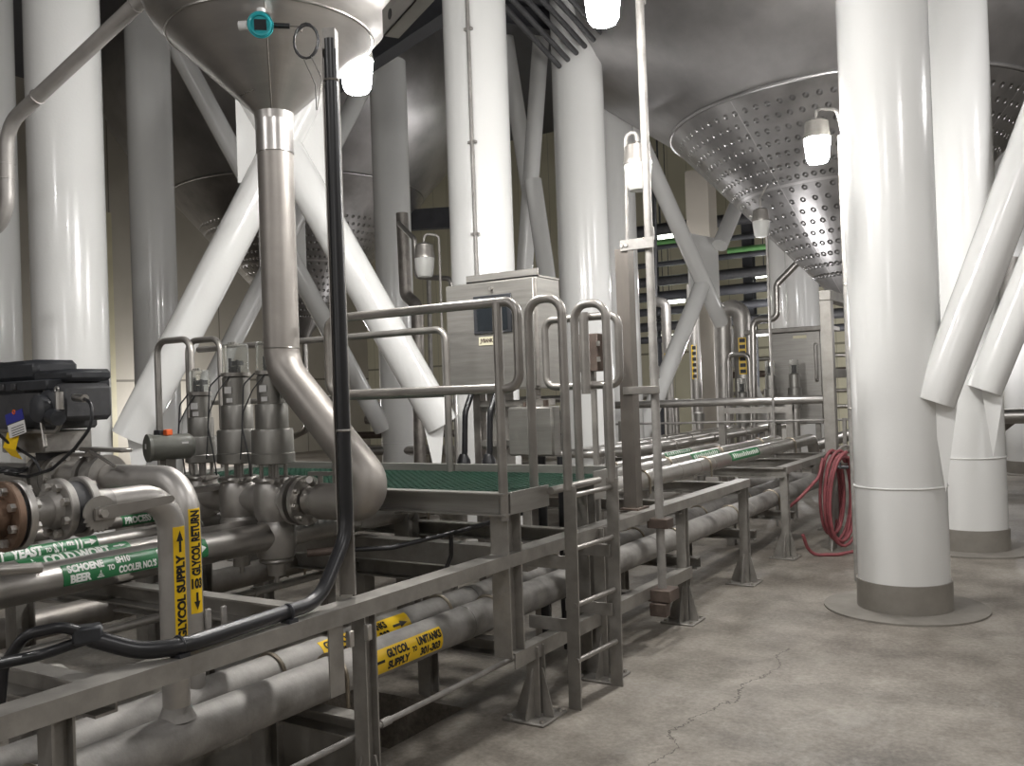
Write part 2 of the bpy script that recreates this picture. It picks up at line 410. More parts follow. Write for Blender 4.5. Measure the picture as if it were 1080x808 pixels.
# front X of the left tank, in the plane through its two front legs
A, B = V((-7.41, 4.62, 0)), V((-4.83, 7.22, 0)); u = (B-A).normalized(); nrm = V((u.y, -u.x, 0))
def onx(s, z, off=0): return A+u*s+V((0, 0, z))+nrm*off
LW = (B-A).length
brace(onx(.45, 1.35), onx(LW-.35, 6.8), .16, 'bright white diagonal brace rising from the left column to the square plate', True)
brace(onx(LW-.45, 1.35), onx(.35, 6.8), .16, 'bright white diagonal brace descending right towards the cabinet column', True)
solo('gusset_plate', 'square white plate at the crossing of the bright braces, behind the drop pipe', 'plate',
     MB().obox(onx(LW/2, 4.05), u*.40, nrm*.02, V((0, 0, .44))), 'white')
# shaded X between the two rear legs
C, D = V((-11.1, 8.2, 0)), V((-9.6, 11.7, 0)); u2 = (D-C).normalized(); n2 = V((u2.y, -u2.x, 0)); L2 = (D-C).length
def ony(s, z): return C+u2*s+V((0, 0, z))
brace(ony(.3, 1.1), ony(L2-.3, 7.0), .145, 'shaded diagonal brace rising rightwards behind the bright left brace')
brace(ony(L2-.3, 1.1), ony(.3, 7.0), .145, 'shaded diagonal brace rising leftwards to the column left of the hopper')
solo('gusset_plate', 'shaded square plate of the rear cross brace, left of the drop pipe', 'plate', MB().obox(ony(L2/2, 3.95), u2*.37, n2*.015, V((0, 0, .52))), 'white')
# right hand braces
brace(V((-.87, 6.80, 1.46)), V((.62, 7.05, 5.4)), .135, 'large white brace slanting up from the nearest right-hand column', True)
brace(V((-.76, 9.2, 1.50)), V((.50, 9.25, 4.6)), .15, 'white brace slanting up from the second right-hand column', True)
# far X to the right of the strut post
P0, P1 = V((-5.55, 11.9, 0)), V((-4.5, 17.3, 0)); w = (P1-P0).normalized(); wn = V((w.y, -w.x, 0)); WL = (P1-P0).length
def onw(s, z, off=0): return P0+w*s+V((0, 0, z))+wn*off
brace(onw(-.1, 6.1), onw(4.4, .6), .13, 'far pale brace descending right across the square plate by the strut post')
brace(onw(0.0, .55), onw(2.15, 3.25), .13, 'far pale brace below left of the far square plate')
brace(onw(2.75, 3.95), onw(4.1, 5.6), .13, 'short far brace stub above right of the far square plate')
solo('gusset_plate', 'far square white plate in front of the cream column', 'plate', MB().obox(onw(2.45, 3.6, -.14), w*.45, wn*.02, V((0, 0, .50))), 'white')
# tubes crowding the gap between the two white columns
for (a, b, r, l) in (((533, 40, 10.2), (563, 230, 10.4), .11, 'dim brace descending right in the gap between the two white columns'),
                     ((572, 20, 10.3), (552, 300, 10.3), .11, 'pale brace descending left in the gap between the two white columns'),
                     ((562, 190, 9.9), (578, 300, 9.9), .11, 'short pale brace above the cabinet in the column gap')):
    brace(AY(*a), AY(*b), r, l)

# ------------------------------------------------------------------ big conical tanks
def tank(cx, cy, tip, label, zr=4.8, R=2.18, top=None, jr=2.16):
    t = thing('fermentation_tank', label, 'tank', (cx, cy, 0))
    zj = tip+(zr-tip)*jr/R
    part(t, 'cone', MB().lathe((cx, cy, 0), (0, 0, 1), [(.10, tip-.12), (.14, tip), (jr, zj-.02)], 96, True), 'jacket', 'cone with rows of dimples')
    part(t, 'weld_ring', MB().torus((cx, cy, zj), (0, 0, 1), jr+.015, .022, 96, 8), 'tank')
    top = top or [(R+.27, zr+.2), (R+1.02, zr+.75), (R+1.24, zr+1.05), (R+1.3, zr+1.4), (R+1.3, 9.4)]
    part(t, 'shell', MB().lathe((cx, cy, 0), (0, 0, 1), [(jr, zj), (R, zr)]+top, 96, False), 'tank', 'smooth dull shell')
    part(t, 'outlet_pipe', MB().tube([(cx, cy, tip-.1), (cx, cy, 1.0), (cx-.6, cy, .8)], .07, 14, .2), 'tube')
tank(-2.35, 11.75, 2.55, 'large dimpled steel cone bottom of the tank above the right aisle')
tank(-14.0, 14.0, 3.0, 'dark dimpled tank cone behind the hopper and the bright cross brace', 6.82, 3.46, [(3.7, 7.2), (3.9, 7.8), (3.95, 8.3), (3.95, 9.4)], 2.62)
tank(-4.5, 4.4+12.6, 3.0, 'farther tank shell high behind the right-hand dimpled tank') if False else None

# ================================================================== PIPE RACK
RX = -2.34
rack = thing('pipe_rack', 'long galvanised rack frame carrying the pipes along the aisle, nearer section', 'rack', (RX, 4, 0), 'pipe rack sections')
rack2 = thing('pipe_rack', 'shorter galvanised rack frame beyond the gap, beside the red hose', 'rack', (RX, 9, 0), 'pipe rack sections')
def rail(t, y0, y1):
    part(t, 'top_rail', MB().sweep(lsec(.10, .062, .008), (RX, y0, .85), (RX, y1, .85)), 'frame')
    part(t, 'rear_rail', MB().sweep(csec(.08, .10, .008), (-5.15, y0, .82), (-5.15, y1, .82)), 'frame')
def post(t, y, foot=True, x=RX-.045, top=.842, z0=0.0, w=.068):
    p = part(t, 'post', MB().sweep(hsec(w, w, .008), (x, y, z0), (x, y, top), V((0, 1, 0))), 'frame')
    if foot:
        b = MB()
        part(p, 'base_plate', b.box(x-.14, x+.10, y-.12, y+.12, 0, .014, .004), 'frame')
        g = MB()
        for dx, dy in ((1, 0), (-1, 0), (0, 1), (0, -1)):
            e = .092 if dx > 0 else .125 if dx else .115
            d = V((dx, dy, 0)); s = V((-dy, dx, 0))*.004; o = V((x, y, 0))
            g.prism([o+d*.035+V((0, 0, .014))-s, o+d*e+V((0, 0, .014))-s, o+d*e+V((0, 0, .032))-s, o+d*.038+V((0, 0, .25))-s, o+d*.030+V((0, 0, .25))-s], s*2)
        part(p, 'gusset', g, 'frame')
        for dx in (-.11, .075):
            for dy in (-.09, .09): part(p, 'anchor_bolt', MB().cyl((x+dx, y+dy, .014), (x+dx, y+dy, .026), .014, 6), 'bolt')
    return p
rail(rack, -.6, 7.33); rail(rack2, 8.42, 10.7)
for y in (.1, 1.41, 2.65, 5.93, 7.27): post(rack, y)
post(rack, 3.88, top=.36, x=-2.36); post(rack, 4.60, top=.842, x=-2.34)
for y in (8.48, 10.3): post(rack2, y)
# hanging angle beside the second post, and the H post that carries the platform
part(rack, 'hanger_angle', MB().sweep(lsec(.075, .06, .007), (RX-.012, 2.50, .535), (RX-.012, 2.50, .835), V((1, 0, 0))), 'frame')
for y in (2.52, 2.62): part(rack, 'rail_clip', MB().box(RX-.01, RX+.014, y-.012, y+.012, .70, .76, .003), 'bolt')
def xbeam(t, y, x0, x1, z, h=.09, w=.07, name='cross_beam'):
    part(t, name, MB().sweep(csec(w, h, .008), (x1, y-w/2, z), (x0, y-w/2, z)), 'frame')
for y in (.25, 1.62, 2.55, 4.6, 5.95, 7.2): xbeam(rack, y, -5.1, RX-.03, .84)
for y in (8.5, 9.55, 10.4): xbeam(rack2, y, -5.1, RX-.03, .84)
UY = (1.5, 2.76, 3.93, 5.18, 6.39, 7.74, 8.98)
for y in UY:
    t = rack if y < 7.5 else rack2
    xbeam(t, y, -3.2, -2.42, .375, .08, .08, 'saddle_beam')
    part(t, 'saddle_leg', MB().sweep(hsec(.08, .08, .008), (-3.08, y+.0, 0), (-3.08, y, .296), V((0, 1, 0))), 'frame')
# low longitudinal rail along the aisle side
part(rack, 'low_rail', MB().sweep(lsec(.07, .075, .007), (RX+.0, 3.66, .375), (RX, 5.97, .375)), 'frame')
for y in (2.3, 3.3, 5.6, 6.8):
    part(rack, 'inner_leg', MB().sweep(hsec(.09, .09, .008), (-4.15, y, 0), (-4.15, y, .74), V((0, 1, 0))), 'frame')
part(rack, 'low_cross_beam', MB().sweep(csec(.07, .10, .008), (-3.1, 3.05, .62), (-5.1, 3.05, .62)), 'frame')
part(rack, 'low_cross_beam', MB().sweep(csec(.07, .10, .008), (-3.1, 4.35, .62), (-5.1, 4.35, .62)), 'frame')

# ------------------------------------------------------------------ pipes
def ubolts(pipe, x, z, r, ys, mat='clampsteel'):
    for y in ys:
        P = [(x-r-.006, y, z-r-.03), (x-r-.006, y, z)]+[(x+(r+.006)*math.cos(a), y, z+(r+.006)*math.sin(a)) for a in (PI-k*PI/14 for k in range(1, 14))]+[(x+r+.006, y, z), (x+r+.006, y, z-r-.03)]
        part(pipe, 'u_bolt', MB().tube(P, .0085, 8), mat)
def runpipe(name, label, x, z, r, y0, y1, mat, group=None, ends=None, rings=(), n=32):
    t = thing(name, label, 'pipe', (x, (y0+y1)/2, z), group)
    pts = [(x, y0, z), (x, y1, z)]
    if ends: pts = pts+list(ends)
    part(t, 'pipe_run', MB().tube(pts, r, n, r*2.6), mat)
    for y in rings: part(t, 'weld_bead', MB().torus((x, y, z), (0, 1, 0), r, .003, 32, 6), mat)
    return t
GX, GZ, GR = -2.673, .477, .084
supply = runpipe('glycol_pipe', 'thick galvanised pipe nearest the aisle, lettered GLYCOL SUPPLY', GX, GZ, GR, -.9, 10.9, 'galv', None, [(-3.4, 10.9, .477)], (1.0, 3.7, 6.0, 8.2))
ubolts(supply, GX, GZ, GR, UY)
BX = -2.92
retp = runpipe('glycol_pipe', 'thick galvanised pipe behind the GLYCOL SUPPLY one, with yellow label on its far side', BX, GZ, GR, -.9, 10.75, 'galv', None, [(-3.5, 10.75, .477)], (1.4, 4.1, 6.7))
ubolts(retp, BX, GZ, GR, [y-.1 for y in UY])
pipe_label(supply, (GX, 0, GZ), (0, 1, 0), (1, 0, 0), GR, 2.87, 3.42, 1.28, .10, 'yellow', 'ink', [
    ('a', -1, .05, .24, .36, .66), ('t', 'GLYCOL', .28, .55, .55, .90), ('t', 'SUPPLY', .28, .55, .10, .45), ('t', 'TO', .585, .645, .40, .62),
    ('t', 'UNITANKS', .665, .985, .55, .90), ('t', '301-303', .69, .96, .10, .45)], 'yellow vinyl label reading GLYCOL SUPPLY TO UNITANKS 301-303')
pipe_label(retp, (BX, 0, GZ), (0, 1, 0), (1, 0, 0), GR, 2.90, 3.50, 1.28, .52, 'yellow', 'ink', [
    ('t', 'GLYCOL', .03, .31, .55, .90), ('t', 'RETURN', .03, .31, .10, .45), ('t', 'TO', .36, .42, .40, .62),
    ('t', 'UNITANKS', .43, .72, .55, .90), ('t', '301-303', .46, .72, .10, .45), ('a', 1, .78, .96, .36, .66)], 'yellow vinyl label with arrow pointing right')

# vertical glycol risers on the left
X1v, Y1v, R1 = GX, 2.01, .0455
ris = thing('riser_pipe', 'vertical steel pipe with yellow GLYCOL SUPPLY label, rising from the aisle-side pipe', 'pipe', (X1v, Y1v, .55), 'glycol risers')
part(ris, 'pipe_run', MB().tube([(X1v, Y1v, .54), (X1v, Y1v, 1.313), (X1v, 1.755, 1.313)], R1, 28, .12), 'matte_tube')
part(ris, 'saddle_weld', MB().lathe((X1v, Y1v, .545), (0, 0, 1), [(.066, 0), (.055, .02), (R1, .045)], 28, False), 'galv')
nv = V((2.66, -2.0, 0))
pipe_label(ris, (X1v, Y1v, 0), (0, 0, 1), nv, R1, .812, 1.205, 1.05, -.62, 'yellow', 'ink', [
    ('t', 'GLYCOL SUPPLY', .03, .76, .16, .86), ('a', 1, .78, .97, .26, .78)], 'yellow label reading GLYCOL SUPPLY')
X2v, Y2v, R2v = BX, 2.265, .052
ris2 = thing('riser_pipe', 'vertical steel pipe with yellow GLYCOL RETURN label, just behind the other riser', 'pipe', (X2v, Y2v, .55), 'glycol risers')
part(ris2, 'pipe_run', MB().tube([(X2v, Y2v, .54), (X2v, Y2v, 1.335), (-5.6, Y2v, 1.335)], R2v, 28, .14), 'matte_tube')
pipe_label(ris2, (X2v, Y2v, 0), (0, 0, 1), (2.92, -2.2, 0), R2v, .83, 1.225, 1.0, -.62, 'yellow', 'ink', [
    ('a', -1, .03, .20, .28, .78), ('t', 'GLYCOL RETURN', .36, .985, .14, .88)], 'yellow label reading GLYCOL RETURN')
for ch in ris2.children:
    if ch.name.startswith('pipe_label'):
        n0 = V((2.92, -2.2, 0)).normalized(); t0 = n0.cross(V((0, 0, 1))); mbb = MB()
        def up_map(s, t):   # upright digits
            a = -.62+(.5-s)*.85; return V((X2v, Y2v, .83+.395*(.235+.10*t)))+(n0*math.cos(a)+t0*math.sin(a))*(R2v+.0028)
        fit(text_mesh('103'), 0, 1, 0, 1, up_map, mbb); part(ch, 'number', mbb, 'ink')

# upper product pipes with the green labels
SX, SZ, SR = -3.66, .913, .0755
beer = runpipe('beer_pipe', 'front product pipe with green SCHOENE BEER label', SX, SZ, SR, -1.2, 5.0, 'tube', None, [(SX, 5.0, .5)], (1.2, 4.0))
ubolts(beer, SX, SZ, SR, (1.62, 4.62))
pipe_label(beer, (SX, 0, SZ), (0, 1, 0), (1, 0, 0), SR, 2.17, 2.90, 1.2, .26, 'green', 'whiteink', [
    ('t', 'SCHOENE', .03, .255, .55, .93), ('t', 'BEER', .04, .17, .08, .46), ('e', '', .205, .25, .10, .42), ('t', 'TO', .275, .32, .34, .60),
    ('t', 'SH10', .335, .43, .58, .93), ('t', "COOLER NO.'S", .345, .605, .10, .46), ('t', '3', .615, .66, .14, .90), ('a', 1, .86, .985, .16, .84)], 'green vinyl label reading SCHOENE BEER TO SH10 COOLER')
WX, WZ, WR = -3.845, .913, .0755
wort = runpipe('wort_pipe', 'middle product pipe with green COLD WORT label', WX, WZ, WR, -1.2, 5.3, 'tube', None, [(WX, 5.3, .5)], (1.1, 3.7))
ubolts(wort, WX, WZ, WR, (1.62, 4.62))
pipe_label(wort, (WX, 0, WZ), (0, 1, 0), (1, 0, 0), WR, 2.11, 2.63, 1.35, .85, 'green', 'whiteink', [
    ('e', '', .07, .15, .25, .75), ('t', 'COLD WORT', .2, .80, .2, .84), ('a', 1, .84, .97, .55, .75)], 'green vinyl label reading COLD WORT')
YX, YZ, YR = -4.16, .95, .041
yeast = runpipe('yeast_pipe', 'thin product pipe with green SPENT YEAST label behind the COLD WORT one', YX, YZ, YR+.004, -1.2, 5.6, 'tube', None, [(YX, 5.6, .4)], (3.3,))
pipe_label(yeast, (YX, 0, YZ), (0, 1, 0), (1, 0, 0), YR+.004, 2.08, 2.675, 1.6, .4, 'green', 'whiteink', [
    ('t', 'SPENT', .02, .24, .2, .85), ('t', 'YEAST', .28, .53, .2, .85), ('t', 'TO', .55, .60, .3, .6), ('t', 'S. Y.', .62, .715, .2, .85), ('t', 'PIPE', .735, .79, .5, .85), ('t', '11', .81, .86, .2, .9), ('a', 1, .88, .985, .3, .75)],
    'green vinyl label reading SPENT YEAST TO S. Y. PIPE 11')
drn = runpipe('drain_pipe', 'thin pipe with green PROCESS DRAIN label, seen under the lever handle', -4.75, .955, .036, 1.0, 6.2, 'dark_pipe')
pipe_label(drn, (-4.75, 0, .955), (0, 1, 0), (1, 0, 0), .036, 3.22, 3.60, 1.9, .2, 'green', 'whiteink', [('t', 'PROCESS DRAIN', .04, .86, .2, .8), ('a', 1, .88, .99, .35, .65)], 'green vinyl label reading PROCESS DRAIN')
for y in (2.4, 4.9): solo('pipe_stand', 'short steel stand under the %s end of the PROCESS DRAIN pipe' % ('near' if y < 3 else 'far'), 'stand', MB().box(-4.79, -4.71, y-.04, y+.04, 0, .92).box(-4.85, -4.65, y-.08, y+.08, 0, .012), 'frame', 'drain pipe stands')

# lower dull pipes
lowp = runpipe('process_pipe', 'thick dull brown-grey pipe low behind the vertical risers', -4.55, .527, .0755, -1.2, 6.4, 'dark_pipe', None, [(-4.55, 6.4, .1)], (1.0, 3.0, 3.06, 3.12))
ubolts(lowp, -4.55, .527, .0755, (2.05, 4.4))
thin = thing('process_pipe', 'slim steel pipe below the thick dull one, bending left under the platform', 'pipe', (-3.95, 3, .5))
part(thin, 'pipe_run', MB().tube([(-3.95, -1, .563), (-3.95, 5.1, .563), (-3.2, 6.0, .563), (-2.95, 7.4, .563)], .0225, 18, .3), 'matte_tube')
for y in (2.42, 3.5): part(thin, 'coupling', MB().cyl((-3.95, y-.012, .563), (-3.95, y+.012, .563), .029, 18), 'tube')
for y in (.9, 3.0, 4.4):
    solo('pipe_stand', {0: 'hidden', .9: 'short stand under the near end of the slim low pipe', 3.0: 'short dark stand under the slim pipe below the valves', 4.4: 'short stand under the slim pipe below the platform'}[y], 'stand', MB().box(-4.0, -3.9, y-.05, y+.05, 0, .54).box(-4.06, -3.84, y-.09, y+.09, 0, .012), 'frame', 'stands under the slim low pipe')
th2 = thing('process_pipe', 'thinnest low pipe hugging the rack rail at the lower left', 'pipe', (-3.05, 1, .60))
part(th2, 'pipe_run', MB().tube([(-3.12, -1, .70), (-3.12, 1.85, .70), (-3.12, 1.95, .60), (-3.12, 2.0, .375)], .024, 16, .06), 'matte_tube')
th3 = thing('process_pipe', 'second thin low pipe at the lower left under the black cable fork', 'pipe', (-3.35, 1, .60))
part(th3, 'pipe_run', MB().tube([(-3.4, -1, .66), (-3.4, 1.9, .66), (-3.4, 2.0, .375)], .026, 16, .06), 'matte_tube')

# pipes with green labels on the far right half of the rack
def far_pipe(x, z, r, y0, y1, label, ly0, ly1, n, ub):
    t = thing('product_pipe', label, 'pipe', (x, y0, z), 'product pipes past the ladder')
    part(t, 'pipe_run', MB().tube([(x-.9, y0-.05, z), (x, y0, z), (x, y1, z), (x, y1+.25, z-.5)], r, 28, r*2.5), 'tube')
    for k, y in enumerate((6.6, 6.9, 7.15, 7.9, 8.6)): part(t, 'weld_bead', MB().torus((x, y+.1*k, z), (0, 1, 0), r, .0025, 28, 6), 'dark_pipe')
    ubolts(t, x, z, r, ub)
    pipe_label(t, (x, 0, z), (0, 1, 0), (1, 0, 0), r, ly0, ly1, 1.3, .45, 'green', 'whiteink', [('k', n, .06, .94, .25, .78)], 'small green vinyl label')
far_pipe(-2.69, .968, .0635, 5.35, 10.75, 'product pipe nearest the aisle past the ladder, with small green label', 7.75, 8.55, 15, (5.95, 7.2, 9.8))
far_pipe(-3.03, .968, .0585, 5.35, 10.6, 'middle product pipe past the ladder, with small green label', 7.7, 8.4, 13, (7.2, 8.5, 9.8))
far_pipe(-3.52, .945, .038, 5.4, 9.9, 'slim product pipe past the ladder, farthest of the three with green labels', 8.3, 9.0, 12, (7.2,))
for (x, y0, y1, r, l) in ((-4.1, 8.9, 16, .05, 'far pipe run beyond the rack, front one of three'), (-4.4, 8.6, 16.5, .05, 'far pipe run beyond the rack, middle one of three'), (-4.75, 8.3, 17, .04, 'far pipe run beyond the rack, rear one of three')):
    t = thing('process_pipe', l, 'pipe', (x, y0, 1.0), 'far pipe runs'); part(t, 'pipe_run', MB().tube([(x-.5, y0, .95), (x, y0, .95), (x, y1, .95)], r, 20, .12), 'tube')
    for k in range(4): part(t, 'pipe_clamp', MB().torus((x, 10+k*1.3, .95), (0, 1, 0), r+.003, .008, 20, 6), 'dark_pipe')
    for y in (9.4, 13.5): part(t, 'support_leg', MB().box(x-.035, x+.035, y-.035, y+.035, 0, .95-r), 'frame')

# thin conduit along the aisle foot of the rack + its bracket
cond = thing('conduit', 'thin galvanised conduit running low along the aisle side of the rack', 'conduit', (-2.44, 3, .30))
part(cond, 'pipe_run', MB().tube([(-2.44, .2, .307), (-2.44, 5.4, .307), (-2.30, 5.42, .307)], .0125, 12, .05), 'galv')
for y in (1.8, 2.82, 4.95): part(cond, 'coupling', MB().cyl((-2.44, y-.03, .307), (-2.44, y+.03, .307), .017, 12), 'galv')
vc = thing('conduit', 'tall thin galvanised conduit standing at the rack edge right of the ladder', 'conduit', (-2.29, 5.33, .3))
part(vc, 'pipe_run', MB().cyl((-2.29, 5.33, .26), (-2.29, 5.30, 6.5), .027, 16), 'galv')
for z in (1.72, 2.6, 4.1): part(vc, 'coupling', MB().cyl((-2.29, 5.33, z-.04), (-2.29, 5.33, z+.04), .032, 16), 'galv')
part(vc, 'rail_bracket', MB().box(-2.36, -2.22, 5.28, 5.38, .74, .80, .004), 'rust', 'rusty bracket')
part(vc, 'foot_bracket', MB().box(-2.36, -2.21, 5.25, 5.41, .285, .36, .004).box(-2.34, -2.23, 5.23, 5.30, .20, .28, .004), 'rust', 'rusty brown foot bracket')

# slotted strut post with arm
STX = -2.47
strut = thing('strut_post', 'tall rust-stained channel post on the rack rail beside the tall conduit', 'post', (STX, 5.33, .85))
part(strut, 'channel', MB().sweep([(-x+.045, y+.045) for x, y in csec(.09, .09, .008)], (STX, 5.33, .85), (STX, 5.33, 2.52), V((0, 1, 0))), 'strut')
part(strut, 'arm', MB().box(STX-.02, -2.24, 5.275, 5.287, 1.585, 1.635, .003), 'rail')
part(strut, 'arm', MB().box(-2.47, -2.24, 5.27, 5.285, 2.50, 2.57, .003), 'galv')
part(strut, 'foot_plate', MB().box(-2.53, -2.40, 5.25, 5.42, .85, .862), 'rust')
for x in (-2.455, -2.425): part(strut, 'bolt', MB().bolt((x, 5.27, 2.535), (0, -1, 0), .012, .01), 'bolt')

# ================================================================== PLATFORM, HANDRAILS, LADDER
PZ = 1.15
plat = thing('platform', 'raised step-over platform with green grating crossing the pipes', 'platform', (-3.9, 4.2, 0))
XL, XR = -5.35, -2.32
part(plat, 'edge_beam', MB().sweep(csec(.07, .108, .008), (XR, 3.64, PZ), (XL, 3.64, PZ)), 'stainless')
part(plat, 'edge_beam', MB().sweep([(-x, y) for x, y in csec(.07, .15, .008)], (XR, 4.80, PZ+.02), (XL, 4.80, PZ+.02)), 'stainless')
part(plat, 'end_plate', MB().box(XR-.008, XR, 3.64, 4.0, PZ-.108, PZ, .002), 'stainless')
part(plat, 'end_plate', MB().box(XR-.008, XR, 4.5, 4.8, PZ-.14, PZ+.02, .002), 'stainless')
part(plat, 'end_plate', MB().box(XL, XL+.008, 3.64, 4.8, PZ-.14, PZ, .002), 'stainless')
part(plat, 'nosing', MB().cyl((XR+.02, 3.98, PZ-.03), (XR+.02, 4.52, PZ-.03), .02, 14), 'rail')
g = MB(); zt, zb = PZ-.022, PZ-.05
x = XL+.03
while x < XR-.02: g.box(x-.005, x+.005, 3.66, 4.78, zb, zt); x += .05
y = 3.68
while y < 4.78: g.box(XL+.02, XR-.012, y-.005, y+.005, zb, zt-.001); y += .05
part(plat, 'grating', g, 'grating', 'green moulded grating')
for y in (3.66,): part(plat, 'post', MB().sweep(hsec(.10, .12, .01), (-2.39, y+.03, .355), (-2.39, y+.03, PZ-.108), V((0, 1, 0))), 'frame')
for x, y in ((-2.5, 4.70), (-3.75, 4.70), (-5.2, 4.70), (-5.2, 3.72), (-3.62, 4.45)): part(plat, 'post', MB().sweep(hsec(.11, .11, .01), (x, y, 0), (x, y, PZ-.13), V((0, 1, 0))), 'frame')
part(plat, 'joist', MB().sweep(csec(.06, .08, .007), (-3.0, 3.66, PZ-.055), (-3.0, 4.78, PZ-.055)), 'frame')
part(plat, 'joist', MB().sweep(csec(.06, .08, .007), (-4.2, 3.66, PZ-.055), (-4.2, 4.78, PZ-.055)), 'frame')
part(plat, 'cable_tray', MB().box(-4.4, -2.5, 4.06, 4.16, .68, .80), 'frame')

HR = .0235
def hrail(label, parts_, loc):
    t = thing('handrail', label, 'handrail', loc, 'platform handrails')
    for nm, pts, b, r in parts_: part(t, nm, MB().tube(pts, r, 16, b), 'rail')
    return t
fy = 3.615
hrail('front platform handrail, long closed loop before the control cabinet', [
    ('loop', [(-2.80, fy, 2.055), (-2.235, fy, 2.055), (-2.235, fy, 1.645), (-3.44, fy, 1.645), (-3.44, fy, 2.055), (-2.79, fy, 2.055)], .07, HR),
    ('post', [(-2.34, fy-.012, 2.05), (-2.34, fy-.012, 1.02)], 0, HR), ('post', [(-3.40, fy-.012, 1.64), (-3.40, fy-.012, 1.02)], 0, HR)], (-2.8, fy, 1.0))
by = 4.78
hrail('rear platform handrail left of the cabinet, reaching behind the drop pipe', [
    ('top_rail', [(-5.95, by, 2.055), (-3.51, by, 2.055), (-3.51, by, 1.12)], .08, HR), ('mid_rail', [(-6.0, by, 1.63), (-3.52, by, 1.63)], 0, HR*.85)], (-4.6, by, 1.1))
hrail('rear platform handrail right of the cabinet, short loop behind the ladder rails', [
    ('loop', [(-2.55, by, 2.055), (-2.27, by, 2.055), (-2.27, by, 1.65), (-2.76, by, 1.65), (-2.76, by, 2.055), (-2.54, by, 2.055)], .06, HR),
    ('post', [(-2.47, by-.045, 2.08), (-2.47, by-.045, 1.60)], 0, .028), ('post', [(-2.36, by, 1.66), (-2.36, by, 1.12)], 0, HR)], (-2.5, by, 1.1))
def lloop(yy, xa, xb, zb, label):
    return hrail(label, [('loop', [(xa, yy, 1.11), (xa, yy, 2.10), (xb, yy, 2.10), (xb, yy, zb)], .085, HR)], (xa, yy, 1.1))
lloop(4.03, -2.425, -2.225, 1.12, 'ladder grab rail, inverted U nearer the camera'); lloop(4.46, -2.385, -2.19, 1.12, 'ladder grab rail, inverted U farther from the camera')
hrail('left-end grab rail, inverted U beside the motor, nearer leg pair', [('loop', [(-5.68, 4.2, .55), (-5.68, 4.2, 2.085), (-5.31, 4.2, 2.085), (-5.31, 4.2, 1.7)], .09, HR), ('stub', [(-5.31, 4.2, 1.75), (-5.31, 4.2, 1.12)], 0, HR)], (-5.6, 4.2, 1.0))
hrail('left-end grab rail standing just behind the other at the platform left end', [('loop', [(-5.72, 4.5, .55), (-5.72, 4.5, 2.10), (-5.36, 4.5, 2.10), (-5.36, 4.5, 1.12)], .09, HR)], (-5.6, 4.5, 1.0))
lad = thing('ladder', 'short steel ladder up to the platform from the aisle', 'ladder', (-2.22, 4.25, 0))
for y, xt in ((4.03, -2.215), (4.455, -2.185)):
    part(lad, 'stringer', MB().sweep([(-.035, -.006), (.035, -.006), (.035, .006), (-.035, .006)], (xt-.03, y+.03, .0), (xt, y, 1.14), V((0, 1, 0))), 'frame')
for z in (1.09, .82, .535, .255): part(lad, 'rung', MB().cyl((-2.215, 4.035, z), (-2.195, 4.45, z), .0135, 12), 'rail')
for y in (4.045, 4.44):
    for z in (.745, .425): part(lad, 'standoff', MB().box(-2.50, -2.21, y+.006, y+.016, z-.034, z+.034, .002), 'frame')

# ------------------------------------------------------------------ control cabinet on the far side of the platform
cab = thing('control_cabinet', 'large brushed steel control cabinet behind the platform rails', 'cabinet', (-3.31, 5.2, 0))
cx0, cx1, cy0, cy1, cz0, cz1 = -3.67, -2.955, 5.03, 5.33, 1.645, 2.37
part(cab, 'body', MB().box(cx0, cx1, cy0, cy1, cz0, cz1, .008), 'stainless')
door = part(cab, 'door', MB().box(cx0+.006, cx1-.012, cy0-.024, cy0-.002, cz0+.008, cz1-.006, .006), 'stainless')
part(door, 'window_gasket', MB().box(-3.435, -3.135, cy0-.032, cy0-.02, 2.02, 2.275, .03), 'blackplastic', 'black rounded window frame')
part(door, 'window_pane', MB().box(-3.405, -3.165, cy0-.034, cy0-.031, 2.04, 2.255, .012), 'screen', 'dark glass pane')
part(door, 'latch', MB().cyl((-3.29, cy0-.024, 2.315), (-3.29, cy0-.04, 2.315), .012, 14), 'bolt')
nm = part(door, 'name_plate', MB().box(-3.40, -3.265, cy0-.028, cy0-.023, 1.945, 2.0), 'cream_label', 'small cream label with brown lettering')
mbx = MB(); fit(text_mesh('JVBANK'), -3.39, -3.285, 1.955, 1.99, lambda s, t: V((s, cy0-.0292, t)), mbx); part(nm, 'lettering', mbx, 'rust')
part(door, 'fold_line', MB().box(cx0+.01, cx1-.02, cy0-.0255, cy0-.023, 2.035, 2.043), 'dark_pipe') if False else None
part(cab, 'rain_lip', MB().box(-3.52, -2.955, cy0+.02, cy1, cz1+.0, cz1+.012).box(-3.52, -2.955, cy0+.02, cy0+.032, cz1, cz1+.055), 'stainless')
for z in (1.78, 1.93, 2.07): part(cab, 'knob', MB().bolt((cx1, 5.12, z), (1, 0, 0), .014, .014), 'bolt')
part(cab, 'hinge_strip', MB().box(cx1-.012, cx1+.002, cy0-.022, cy0-.002, cz0+.02, cz1-.02), 'dark_pipe')
for x in (-3.52, -3.08): part(cab, 'leg', MB().box(x-.03, x+.03, 5.12, 5.2, 0, cz0, .004), 'dark_pipe')
part(cab, 'pedestal', MB().box(-3.42, -3.28, 5.10, 5.22, .6, cz0).box(-3.45, -3.25, 5.08, 5.24, 1.5, 1.54).box(-3.45, -3.25, 5.08, 5.24, 1.25, 1.29), 'frame')
part(cab, 'shelf_bracket', MB().box(-3.45, -2.9, 5.06, 5.12, 1.535, 1.575).box(-3.45, -2.9, 5.06, 5.12, 1.27, 1.31), 'frame')
jb = thing('junction_box', 'small brushed steel box hanging under the control cabinet', 'box', (-3.0, 5.0, 1.22))
